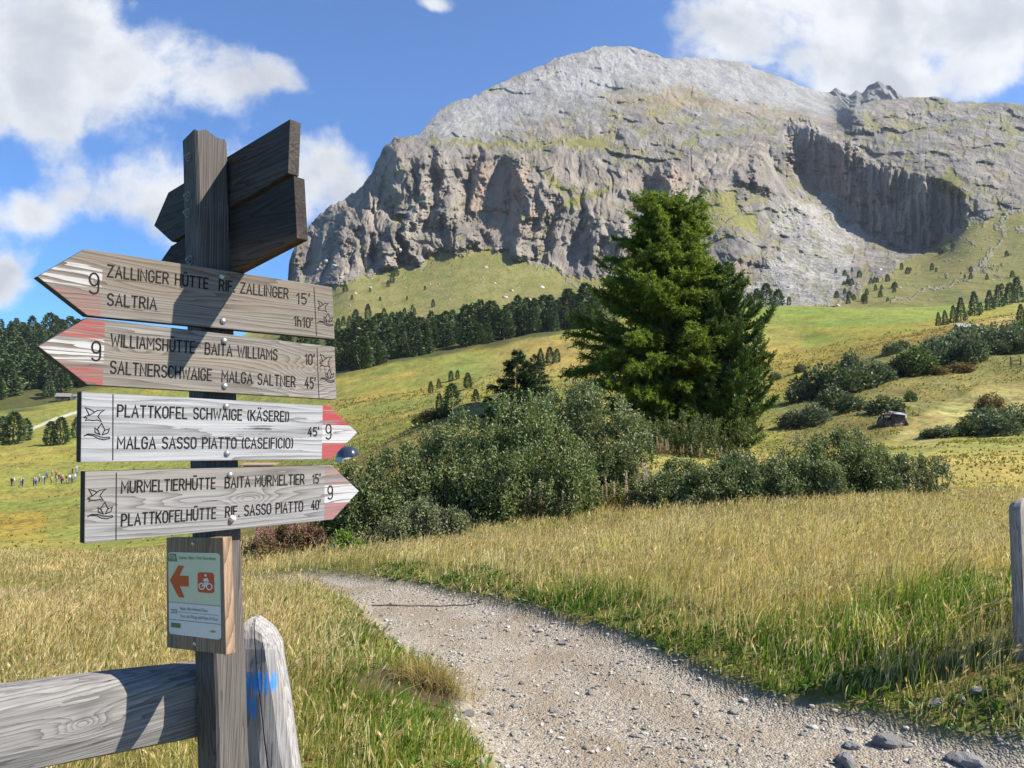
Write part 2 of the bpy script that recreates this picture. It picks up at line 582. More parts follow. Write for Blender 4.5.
LC = LC * (1 - .6 * tuft[..., None]) + np.array((.105, .11, .035)) * .6 * tuft[..., None]
LC *= (.9 + 0.22 * nc + 0.16 * nb)[..., None]
dirt_c = ground_px(402, 690, .08)
soil = 1 - sstep(np.hypot((GX - dirt_c[0]) / 1.35, (GY - dirt_c[1]) / .8) + .1 * nz1, .26, .38)
LC = LC * (1 - soil[..., None]) + np.array((.085, .06, .04)) * soil[..., None]
hue = fbm(GX / 30, GY / 50, 0, 3, seed=46)
LC[..., 0] *= 1 + .22 * hue
# the pale gravel track across the far left meadow
tr = poly_dist(PXg, PYg, [(20, 433), (34, 428), (55, 419), (77, 412), (130, 402), (200, 398), (336, 372), (350, 369)], closed=False)
track = (1 - sstep(tr, .8, 1.8)) * ((GY > 200) & (GY < 480))
LC = LC * (1 - track[..., None]) + np.array((.48, .46, .41)) * track[..., None]

gm, t, b = material('meadow_ground')
pos = t.n('ShaderNodeNewGeometry').outputs['Position']
lc = t.attr('cover', 'Color')
pm = t.attr('path')
sepp = t.n('ShaderNodeSeparateXYZ')
t.put(sepp.inputs[0], pos)
# turf: clumps at several sizes
n1 = t.noise(pos, 1.7, 5.0, .65)
n2 = t.noise(pos, 0.33, 4.0, .6)
n3 = t.noise(pos, 9.0, 4.0, .7)
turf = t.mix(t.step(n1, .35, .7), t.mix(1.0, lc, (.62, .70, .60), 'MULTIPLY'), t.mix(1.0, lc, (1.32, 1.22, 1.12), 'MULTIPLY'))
turf = t.mix(t.m('MULTIPLY', t.step(n2, .45, .7), .45), turf, t.mix(1.0, turf, (1.15, .9, .6), 'MULTIPLY'))
turf = t.mix(t.m('MULTIPLY', t.step(n3, .5, .75), .4), turf, t.mix(1.0, turf, (.55, .6, .5), 'MULTIPLY'))
# gravel
vd = t.voro(pos, 74.0)
vc = t.voro(pos, 74.0, out='Color')
vd2 = t.voro(pos, 21.0)
vc2 = t.voro(pos, 21.0, out='Color')
g1 = t.ramp(vc, [(0, (.12, .112, .10)), (.3, (.225, .208, .182)), (.7, (.30, .28, .25)), (1, (.43, .41, .37))])
g2 = t.ramp(vc2, [(0, (.11, .105, .10)), (.3, (.24, .225, .195)), (1, (.42, .39, .345))])
gn = t.noise(pos, 1.3, 5.0, .65)
gr = t.mix(t.m('MULTIPLY', t.step(vd2, .33, .2), t.step(t.noise(pos, 5.0, 2.0), .45, .6)), g1, g2)
dirt = t.mix(t.noise(pos, 90.0, 3.0), (.17, .142, .108), (.265, .228, .18))
gr = t.mix(t.m('MAXIMUM', t.m('MULTIPLY', t.step(gn, .49, .62), .85), t.m('MULTIPLY', t.attr('rut'), .75)), gr, dirt)
gr = t.mix(1.0, gr, (1.06, 1.0, .90), 'MULTIPLY')
t.put(b.inputs['Base Color'], t.mix(pm, turf, gr))
b.inputs['Roughness'].default_value = .95
b.inputs['Specular IOR Level'].default_value = .15
hb_turf = t.m('ADD', t.m('MULTIPLY', n1, .6), t.m('MULTIPLY', n3, .12))
hb_gr = t.m('ADD', t.m('MULTIPLY', t.m('SUBTRACT', .6, vd), .012), t.m('MULTIPLY', t.m('SUBTRACT', .5, vd2), .014))
mixh = t.n('ShaderNodeMix', data_type='FLOAT')
t.put(mixh.inputs[0], pm)
t.put(mixh.inputs[2], t.m('MULTIPLY', hb_turf, .25))
t.put(mixh.inputs[3], hb_gr)
t.put(b.inputs['Normal'], t.bump(mixh.outputs[0], 1.0, .8))
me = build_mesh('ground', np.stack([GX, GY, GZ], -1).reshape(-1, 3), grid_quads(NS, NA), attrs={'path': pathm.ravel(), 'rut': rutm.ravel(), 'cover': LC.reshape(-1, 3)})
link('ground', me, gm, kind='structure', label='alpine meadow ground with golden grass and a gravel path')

# ------------------------------------------------------------------ mountain
SKY_L = [(225, 346), (250, 330), (270, 310), (285, 289), (287.5, 284), (289, 262), (296, 244), (305, 231), (318, 217), (326, 209), (335, 203), (345, 200), (352, 192), (358, 190), (366, 181), (373, 171),
         (378, 157), (385, 145), (393, 138.5), (402, 136.5), (412, 135), (420, 134.5), (424, 128), (432, 119), (440, 110), (455, 101), (462, 99), (470, 98), (475, 94), (478, 95.5), (480, 93), (490, 88), (500, 83), (520, 74), (535, 68), (545, 64), (555, 58), (570, 54),
         (585, 51), (592, 47), (605, 46), (630, 46.5), (642, 50), (655, 53.5), (662, 57), (668, 58), (676, 59), (681, 57.5), (687, 56.5), (700, 58), (720, 60), (740, 62), (750, 64), (752, 67), (758, 69), (765, 72), (775, 75), (788, 79), (800, 86), (815, 90), (828, 93), (838, 98),
         (846, 107), (853, 108), (865, 103), (880, 100), (900, 98.5), (920, 97), (935, 96.5), (945, 98), (955, 102), (966, 101), (980, 103), (1000, 102), (1024, 104), (1060, 100), (1120, 108), (1250, 130), (1400, 170)]
DC = [  # px, py, forward distance
    # foot of the slopes
    (225, 350, 520), (300, 350, 480), (420, 350, 460), (540, 350, 470), (660, 350, 480), (780, 350, 470), (900, 350, 450), (1030, 350, 420), (1250, 350, 420), (1400, 350, 420),
    (340, 320, 620), (460, 315, 610), (580, 310, 620), (700, 310, 590), (800, 315, 545), (900, 315, 530), (1024, 310, 500), (1250, 300, 520), (1400, 260, 640),
    (250, 335, 700), (285, 295, 950), (350, 285, 840), (430, 285, 830), (520, 290, 790), (600, 292, 790), (690, 290, 720), (650, 300, 700),
    # cliff foot
    (289, 280, 1030), (320, 287, 930), (365, 270, 950), (400, 268, 950), (425, 258, 985), (470, 250, 1000), (495, 246, 1020), (525, 262, 960), (570, 276, 930), (620, 282, 900), (660, 285, 860), (730, 282, 790),
    # first tier top and ledges
    (296, 246, 1080), (335, 206, 1120), (345, 225, 1070), (378, 222, 1040), (400, 230, 1020), (405, 218, 1060), (440, 215, 1040), (365, 250, 985), (420, 245, 1000),
    (373, 173, 1160), (395, 142, 1180), (405, 160, 1120), (410, 195, 1075), (430, 141, 1190), (460, 145, 1190), (455, 190, 1120),
    (500, 150, 1180), (495, 175, 1130), (495, 225, 1075), (535, 160, 1150), (535, 200, 1080), (540, 240, 1010), (560, 145, 1230), (600, 150, 1230), (590, 175, 1160), (580, 200, 1080),
    (600, 215, 1040), (620, 240, 985), (640, 210, 1060), (650, 190, 1130), (665, 175, 1150), (672, 190, 1080), (690, 175, 1120), (690, 215, 1020), (700, 250, 900), (740, 255, 850), (730, 210, 1010), (720, 185, 1090),
    # upper dome
    (424, 132, 1330), (440, 115, 1450), (445, 134, 1260), (480, 96, 1600), (490, 125, 1380), (545, 68, 1800), (560, 110, 1520), (610, 48, 2000), (610, 85, 1750), (640, 120, 1450), (640, 150, 1260), (690, 60, 2150), (690, 100, 1780), (700, 135, 1380),
    (750, 68, 2300), (750, 100, 1950), (760, 130, 1520), (800, 88, 2350), (800, 115, 1850), (840, 100, 2300), (835, 115, 1900), (740, 150, 1300), (770, 160, 1250), (790, 150, 1300), (705, 165, 1180),
    # notch and amphitheatre wall: foot, then top
    (800, 165, 1480), (815, 190, 1360), (800, 130, 1540), (812, 128, 1530), (830, 134, 1490), (838, 165, 1440), (835, 200, 1320), (850, 225, 1230), (880, 240, 1130), (905, 247, 1050), (930, 246, 990), (950, 236, 950),
    (850, 150, 1440), (860, 175, 1310), (880, 167, 1260), (905, 175, 1170), (935, 185, 1070), (955, 195, 985), (880, 200, 1215), (920, 215, 1080), (945, 215, 985),
    # right hand mountain
    (850, 110, 1640), (870, 130, 1500), (900, 100, 1720), (900, 140, 1420), (940, 98, 1750), (945, 150, 1270), (985, 105, 1680), (1000, 150, 1230), (1024, 106, 1650), (1030, 160, 1180), (980, 190, 1010), (1020, 200, 960), (1120, 110, 1700), (1120, 200, 1000), (1250, 135, 1600), (1400, 175, 1500), (1250, 220, 900), (970, 215, 935), (1030, 230, 830),
    # scree, boulders, right slope
    (780, 195, 1180), (800, 205, 1180), (770, 225, 1080), (800, 230, 1080), (840, 245, 1050), (750, 275, 850), (780, 270, 830), (820, 270, 850), (760, 300, 660), (800, 295, 680), (850, 290, 690), (860, 265, 880), (900, 265, 870), (900, 290, 660), (940, 265, 790), (960, 245, 850), (990, 230, 870), (1000, 260, 720), (1000, 285, 600), (950, 290, 610)]
NCX, NRY = 1300, 600
pxc = np.concatenate([np.linspace(225, 1030, 1200), np.linspace(1032, 1400, 100)])
skyl = np.interp(pxc, [a for a, b in SKY_L], [b for a, b in SKY_L])
skyl = skyl + (1.1 + 1.5 * sstep(430 - pxc, 0, 20)) * fbm(pxc / 7, 3.3, 0, 4, gain=.65, seed=61) * sstep(skyl, 0, 60)
PXm = np.broadcast_to(pxc, (NRY, NCX)).copy()
vv = np.linspace(0, 1, NRY)[:, None]
FOOT = 354.0
PYm = FOOT + (skyl[None] - FOOT) * vv
_dm = tps([(a, b) for a, b, c in DC], [math.log(c) for a, b, c in DC], 2e-5)
Dm = np.exp(_dm(PXm, PYm))
_wx = PXm + 3 * fbm(PXm / 22, PYm / 40, 0, 3, seed=70)
base = at(PXm, PYm, Dm)
_ra, _rb = ray_xz(PXm, PYm)
MX, MZ = _ra * 1200.0, EYE + _rb * 1200.0      # noise coordinates that run evenly over slopes of any steepness

CLIFF = [(284, 288), (287, 256), (333, 200), (371, 168), (393, 134), (440, 142), (500, 148), (560, 152), (600, 162), (640, 178), (680, 160), (700, 150), (770, 140), (800, 165), (775, 190), (735, 180), (722, 205), (700, 215), (712, 250), (750, 245), (760, 265), (735, 285), (640, 287), (560, 274), (505, 246), (470, 250), (420, 260), (365, 271), (330, 288)]
WALL = [(787, 122), (815, 124), (832, 134), (862, 158), (880, 164), (920, 172), (962, 192), (966, 222), (938, 248), (905, 250), (870, 238), (845, 222), (822, 190), (795, 168)]
GRASSZ = [[(200, 300), (285, 290), (330, 287), (352, 281), (385, 270), (416, 266), (428, 256), (470, 252), (492, 244), (515, 258), (540, 266), (572, 276), (640, 283), (700, 290), (745, 300), (745, 370), (200, 370)],
          [(850, 300), (870, 285), (893, 268), (920, 255), (945, 240), (975, 222), (1000, 214), (1045, 205), (1120, 190), (1400, 180), (1400, 370), (800, 370), (805, 305)],
          [(700, 195), (715, 188), (735, 195), (755, 215), (765, 235), (740, 232), (705, 225), (692, 208)],
          [(925, 182), (950, 168), (965, 178), (972, 196), (945, 196)],
          [(560, 138), (600, 136), (625, 148), (600, 152), (565, 146)], [(425, 138), (480, 141), (560, 140), (560, 146), (480, 148), (430, 144)],
          [(545, 172), (568, 183), (580, 188), (566, 192), (548, 184)], [(560, 202), (585, 190), (612, 184), (600, 196), (570, 208)],
          [(388, 214), (405, 217), (402, 224), (390, 221)]]
BROWNZ = [[(600, 96), (650, 89), (695, 88), (725, 102), (780, 108), (835, 122), (780, 122), (700, 108), (660, 112), (640, 105), (600, 103)], [(640, 105), (670, 115), (660, 125), (640, 118)]]
SCREE = [[(742, 292), (760, 272), (775, 255), (790, 238), (800, 225), (835, 240), (850, 262), (845, 280), (830, 300), (790, 312), (745, 305)], [(770, 225), (790, 200), (815, 205), (830, 222), (850, 245), (820, 250), (790, 240)],
         [(830, 190), (850, 215), (870, 240), (855, 250), (835, 225), (815, 200)]]
PALE = [(420, 140), (440, 112), (480, 90), (545, 60), (610, 40), (700, 50), (800, 80), (850, 110), (820, 120), (740, 108), (690, 90), (620, 88), (590, 108), (540, 110), (500, 135)]
wx = PXm + 7 * fbm(MX / 38, MZ / 38, 0, 5, gain=.62, seed=71)
wy = PYm + 6 * fbm(MX / 32, MZ / 32, 0, 5, gain=.62, seed=72)


def zone(polys, soft):
    o = np.zeros(PXm.shape)
    for P in polys:
        x0, x1 = min(p[0] for p in P) - 25, max(p[0] for p in P) + 25
        y0, y1 = min(p[1] for p in P) - 25, max(p[1] for p in P) + 25
        s2 = (PXm > x0) & (PXm < x1) & (PYm > y0) & (PYm < y1)
        o[s2] = np.maximum(o[s2], sstep(-signed(wx[s2], wy[s2], P), -soft, soft))
    return o


cliff = zone([CLIFF], 6)
wall = zone([WALL], 4)
# the big wall runs away from the viewer, its foot swinging a little towards us on the right
Dw = np.interp(PXm, [780, 795, 820, 845, 870, 900, 930, 965], [1470, 1420, 1335, 1240, 1170, 1112, 1060, 1010]) + (245 - PYm) * .75
Dw = Dw + 22 * fbm(PXm / 16, MZ / 260, 0, 4, gain=.6, ridged=True, seed=73) - 14
Dm = Dm * (1 - wall * .9) + wall * .9 * Dw
grass = zone(GRASSZ, 3.5)
brownm = zone(BROWNZ, 5)
scree = zone(SCREE, 4)
pale = zone([PALE], 26)
trail = 1 - sstep(poly_dist(wx, wy, [(1012, 205), (1003, 225), (1000, 240), (985, 262), (965, 278), (930, 290), (893, 301)], closed=False), .5, 2.0)
trail = np.maximum(trail, .8 * (1 - sstep(poly_dist(wx, wy, [(560, 272), (575, 288), (590, 300), (600, 310)], closed=False), 1.0, 3.0)))
scree = np.maximum(scree, .7 * trail)

# ribs (+) and gullies (-) traced as lines: points, half width in px, height in metres (towards the viewer)
RIBS = [([(398, 145), (402, 180), (408, 225)], 14, 34), ([(378, 175), (362, 215), (352, 235)], 9, 22), ([(345, 215), (340, 260), (335, 283)], 6, 26), ([(388, 232), (392, 262)], 9, 42), ([(407, 225), (413, 258)], 4, 30),
        ([(446, 215), (455, 190), (456, 245)], 9, 36), ([(470, 222), (476, 240)], 4, 34), ([(432, 252), (438, 266)], 6, 26), ([(461, 258), (461, 268)], 4, 20),
        ([(430, 150), (436, 190), (426, 225)], 6, -34), ([(480, 150), (470, 180), (466, 215), (485, 245)], 5, -38), ([(495, 170), (490, 215)], 13, -26), ([(518, 160), (528, 200), (520, 255)], 8, 36), ([(540, 185), (545, 225)], 5, 24),
        ([(556, 200), (548, 240), (540, 262)], 5, -34), ([(515, 262), (525, 275), (534, 283)], 9, 34), ([(585, 215), (572, 250), (570, 270)], 5, -20), ([(598, 222), (590, 268)], 6, 26), ([(622, 225), (618, 275)], 8, 20),
        ([(668, 172), (672, 190), (668, 205)], 7, 44), ([(650, 185), (640, 205), (634, 220)], 9, -44), ([(693, 178), (700, 195)], 5, -18), ([(735, 170), (742, 182)], 6, 26), ([(752, 165), (762, 185)], 6, 30), ([(768, 150), (782, 175)], 5, -20),
        ([(310, 240), (305, 270)], 5, -16), ([(298, 262), (296, 282)], 5, 18), ([(325, 240), (318, 275)], 5, 12), ([(360, 235), (358, 262)], 4, -18), ([(375, 235), (374, 262)], 3, -22), ([(400, 240), (402, 262)], 3, -18),
        ([(420, 160), (424, 200)], 4, 18), ([(860, 168), (866, 225)], 4, -20), ([(845, 150), (846, 190)], 6, 26), ([(875, 190), (882, 235)], 4, 14), ([(905, 180), (908, 240)], 4, -16), ([(925, 190), (930, 240)], 4, 14),
        ([(807, 132), (806, 160)], 4, -18), ([(770, 248), (755, 262), (745, 275)], 6, 18)]
rel = np.zeros(PXm.shape)
for pts_, w__, h__ in RIBS:
    s2 = (PXm > min(p[0] for p in pts_) - w__ * 3.5) & (PXm < max(p[0] for p in pts_) + w__ * 3.5) & (PYm > min(p[1] for p in pts_) - w__ * 3.5) & (PYm < max(p[1] for p in pts_) + w__ * 3.5)
    d = poly_dist(wx[s2], wy[s2], pts_, closed=False)
    rel[s2] += h__ * np.exp(-(d / w__) ** 2)
rock = np.clip(1 - grass, 0, 1)
steep = np.maximum(cliff, wall)
warpx = MX + 18 * fbm(MX / 110, MZ / 110, 0, 4, gain=.55, seed=75)
warpz = MZ + 14 * fbm(MX / 90, MZ / 90, 0, 4, gain=.55, seed=76)
big = fbm(warpx / 120, MZ / 300, 0, 3, ridged=True, seed=80)
med = fbm(warpx / 46, MZ / 190, Dm / 200, 4, ridged=True, gain=.55, seed=83)
fine = fbm(MX / 15, MZ / 24, Dm / 170.0, 5, gain=.62, seed=86)
blk = fbm(warpx / 34, warpz / 30, Dm / 300, 6, gain=.62, seed=91)
gul = fbm((warpx + .55 * MZ) / 55, MZ / 260, Dm / 900, 4, gain=.55, ridged=True, seed=92)


fine_c = fbm(warpx / 13, MZ / 62, Dm / 170.0, 5, gain=.62, seed=186)


def crev(n, wd):
    return np.exp(-(n / wd) ** 2)


cv = crev(perlin(warpx / 34, MZ / 130, Dm / 300, 110), .07) * sstep(perlin(MX / 60, MZ / 60, 0, 111), -.25, .3)
cv2 = crev(perlin(warpx / 15, MZ / 48, Dm / 300, 112), .10) * sstep(perlin(MX / 30, MZ / 40, 0, 113), -.1, .4)
lg = crev(perlin(MX / 110, (warpz + MX * .12) / 22, Dm / 200, 114), .09) * sstep(perlin(MX / 50, MZ / 30, 0, 115), -.1, .35)
slab = crev(perlin(warpx / 40, (warpz - .35 * MX) / 22, Dm / 300, 116), .10) * sstep(perlin(MX / 45, MZ / 35, Dm / 60, 117), .0, .45)
slab2 = crev(perlin(warpx / 17, (warpz + .2 * MX) / 13, Dm / 250, 118), .12) * sstep(perlin(MX / 25, MZ / 25, Dm / 40, 119), .05, .5)
def terrace(f, sharp):
    t_ = f - np.floor(f)
    return t_ - sstep(t_, sharp, 1.0)


tmask = sstep(perlin(MX / 70, MZ / 55, 0, 131), -.25, .25)
ter = terrace((warpz + .12 * MX + 10 * fbm(MX / 40, MZ / 40, 0, 3, seed=132)) / 30, .72) * tmask
ter2 = terrace((warpz - .08 * MX) / 13, .7) * sstep(perlin(MX / 40, MZ / 30, 0, 133), -.1, .3)
relp = np.where(rel < 0, rel * .75, rel)
disp = relp * rock + cliff * (-8 * ter - 3 * ter2 + 13 * big + 8 * med + 4.5 * fine_c + 1.0 * fine + 1.5 * blk - 11 * cv - 6.5 * cv2 - 4.0 * lg) + wall * (1 - cliff) * (4 * fine_c + 1.5 * fine + 2.5 * blk - 4 * cv - 5 * cv2 - 6 * lg - 7 * ter)
disp += (1 - steep) * rock * (-22 * ter - 8 * ter2 + 9 * blk + 6 * gul + 3 * big + 3.0 * fine - 1.6 * slab - 1.0 * slab2 - 4.0 * cv2 - 5 * cv) * (1 - .42 * pale) * (1 - .25 * scree) + scree * rock * 4.5 * fbm(MX / 13, MZ / 9, Dm / 300, 5, gain=.68, seed=121)
disp += grass * (3.0 * fbm(MX / 60, MZ / 60, 0, 4, seed=93) + .8 * fine)
scl = Dm / 1100.0
fade_top = sstep(1 - vv, 0.0, 0.012)
Dd = Dm - disp * np.clip(scl, .5, 1.7) * (0.35 + .65 * fade_top)
P = at(PXm, PYm, Dd)
# the far side, out of sight, so that the mountain is a solid mass
back = []
top = P[-1]
for (dy, dz) in ((25, -6), (120, -60), (500, -420), (900, -1100)):
    q = top.copy()
    q[:, 0] *= 1 + dy / q[:, 1]
    q[:, 1] += dy
    q[:, 2] = np.maximum(q[:, 2] + dz, -60)
    back.append(q)
Pall = np.concatenate([P, np.stack(back)], 0)
pad = lambda a: np.concatenate([a, np.repeat(a[-1:], 4, 0)], 0).ravel()
gn_ = fbm(MX / 26, MZ / 18, Dm / 200, 5, gain=.65, seed=95)
gentle = sstep(gn_, .0, .40) * (1 - steep) * (1 - pale) * .75 * rock * (1 - .45 * scree)
gfac = np.clip(grass * sstep(1.15 + gn_ * -.9 * (1 - .55 * sstep(PYm, 262, 290)), .45, .8), 0, 1)
gfac = np.maximum(gfac, gentle * .9)
gfac = gfac * (1 - .5 * trail)
fr = (warpz + .12 * MX + 10 * fbm(MX / 40, MZ / 40, 0, 3, seed=132)) / 30
fr = fr - np.floor(fr)
ledge = (sstep(fr, .0, .06) - sstep(fr, .2, .34)) * tmask * sstep(gn_, -.15, .25) * (1 - wall) * (1 - pale)
gfac = np.maximum(gfac, .6 * ledge)
tone = np.clip(.5 + .35 * fbm(MX / 90, MZ / 90, Dm / 120, 4, seed=97) + .25 * cliff + .18 * wall - .35 * pale, 0, 1)
pinkm = zone([[(660, 172), (682, 176), (684, 205), (672, 222), (658, 200)], [(475, 165), (530, 170), (545, 215), (520, 235), (485, 225), (468, 200)], [(735, 262), (718, 285), (735, 290), (748, 272)], [(825, 150), (855, 155), (858, 205), (830, 190)], [(930, 190), (955, 195), (955, 225), (935, 228)], [(810, 135), (822, 140), (822, 165), (808, 165)]], 8)

mm, t, b = material('dolomite_rock')
pos = t.n('ShaderNodeNewGeometry').outputs['Position']
mp0 = t.n('ShaderNodeMapping')
t.put(mp0.inputs[0], pos)
mp0.inputs['Scale'].default_value = (1, .3, .55)
pos = mp0.outputs[0]
mp = t.n('ShaderNodeMapping')
t.put(mp.inputs[0], pos)
mp.inputs['Scale'].default_value = (1, 1, .45)
st = mp.outputs[0]
mp2 = t.n('ShaderNodeMapping')
t.put(mp2.inputs[0], pos)
mp2.inputs['Scale'].default_value = (.35, .25, 1.4)
st2 = mp2.outputs[0]
a1 = t.noise(st, .055, 6.0, .65)
a2 = t.noise(pos, .22, 6.0, .7)
a3 = t.noise(st2, .10, 5.0, .65)
tone_s, grs, scr, pnk, pl, bro = (t.attr(k) for k in ('tone', 'grass', 'scree', 'pink', 'pale', 'brown'))
rk = t.mix(tone_s, (.205, .203, .20), (.295, .252, .205))
rk = t.mix(t.step(a1, .38, .66), t.mix(1.0, rk, (.72, .73, .75), 'MULTIPLY'), t.mix(1.0, rk, (1.2, 1.18, 1.12), 'MULTIPLY'))
rk = t.mix(t.m('MULTIPLY', pl, .85), rk, t.mix(t.step(t.noise(pos, .10, 8.0, .75), .38, .62), (.25, .247, .243), (.38, .373, .365)))
rk = t.mix(t.m('MULTIPLY', pnk, t.step(t.noise(st, .06, 4.0), .3, .6)), rk, (.36, .265, .20))
rk = t.mix(t.m('MULTIPLY', t.step(a3, .52, .72), .45), rk, t.mix(1.0, rk, (.55, .56, .58), 'MULTIPLY'))
rk = t.mix(t.m('MULTIPLY', scr, .8), rk, t.mix(t.step(t.noise(pos, .16, 8.0, .75), .40, .62), (.26, .25, .225), (.50, .48, .44)))
rk = t.mix(t.m('MULTIPLY', t.step(t.noise(pos, .5, 5.0, .75), .52, .66), .5), rk, t.mix(1.0, rk, (.55, .55, .57), 'MULTIPLY'))
rk = t.mix(t.m('MULTIPLY', bro, t.step(t.noise(st2, .12, 5.0, .7), .38, .55)), rk, (.25, .195, .115))
g3 = t.noise(pos, .07, 6.0, .7)
g4 = t.noise(pos, .6, 4.0, .7)
grc = t.mix(t.step(g3, .35, .68), (.135, .142, .04), (.21, .19, .066))
grc = t.mix(t.m('MULTIPLY', t.step(g4, .5, .7), .45), grc, (.10, .115, .04))
bould = t.step(t.noise(pos, .28, 5.0, .75), .63, .67)
grc = t.mix(t.m('MULTIPLY', bould, .8), grc, (.42, .41, .38))
patch = t.noise(pos, .018, 5.0, .62)
rk = t.mix(t.m('MULTIPLY', t.step(patch, .46, .6), .6), rk, t.mix(1.0, rk, (.60, .60, .62), 'MULTIPLY'))
speck = t.step(t.noise(pos, .30, 5.0, .75), .56, .63)
grc = t.mix(t.m('MULTIPLY', t.step(t.noise(pos, .035, 5.0, .65), .45, .62), .55), grc, (.20, .165, .065))
grc = t.mix(t.m('MULTIPLY', speck, .8), grc, (.055, .075, .032))
t.put(b.inputs['Base Color'], t.mix(grs, rk, grc))
b.inputs['Roughness'].default_value = .95
b.inputs['Specular IOR Level'].default_value = .1
hgt = t.m('ADD', t.m('MULTIPLY', t.noise(st, .06, 10.0, .72), 7.5), t.m('MULTIPLY', t.noise(pos, .35, 6.0, .75), 2.6))
hgt = t.m('MULTIPLY', hgt, t.m('SUBTRACT', 1.0, t.m('MULTIPLY', grs, .6)))
t.put(b.inputs['Normal'], t.bump(hgt, 1.0, 1.0))
me = build_mesh('mountain', Pall.reshape(-1, 3), grid_quads(NRY + 4, NCX), attrs={
    'tone': pad(tone), 'grass': pad(gfac), 'scree': pad(scree), 'pink': pad(pinkm), 'pale': pad(pale), 'brown': pad(brownm)})
link('mountain', me, mm, kind='structure', label='pale grey limestone massif with cliff band and rounded summit')

# the jagged peak half hidden in cloud behind the saddle
pk = [(800, 108), (826, 94), (836, 88), (842, 92), (850, 95), (856, 90), (862, 93), (868, 86), (878, 81), (884, 84), (890, 86), (897, 92), (905, 98), (930, 115)]
pc = np.linspace(800, 930, 150)
ps = np.interp(pc, [a for a, b in pk], [b for a, b in pk]) + .9 * fbm(pc / 7, 1.7, 0, 3, seed=101)
NB = 60
vv2 = np.linspace(0, 1, NB)[:, None]
PYp = 135 + (ps[None] - 135) * vv2
PXp = np.broadcast_to(pc, PYp.shape)
Dp = 2750 + 420 * vv2 + 0 * PXp
bs = at(PXp, PYp, Dp)
Dp = Dp - 60 * fbm(bs[..., 0] / 130, bs[..., 2] / 260, 0, 6, gain=.6, ridged=True, seed=103)
Pp = at(PXp, PYp, Dp)
bk = Pp[-1].copy(); bk[:, 1] += 60; bk[:, 2] -= 90
bk2 = bk.copy(); bk2[:, 1] += 300; bk2[:, 2] -= 500
Pp = np.concatenate([Pp, bk[None], bk2[None]], 0)
z0 = np.zeros(Pp.shape[:2])
me = build_mesh('far_peak', Pp.reshape(-1, 3), grid_quads(NB + 2, 150), attrs={'tone': z0.ravel(), 'grass': z0.ravel(), 'scree': z0.ravel(), 'pink': z0.ravel(), 'pale': z0.ravel(), 'brown': z0.ravel()})
link('far_peak', me, mm, kind='structure', label='small jagged summit rising behind the saddle into cloud')
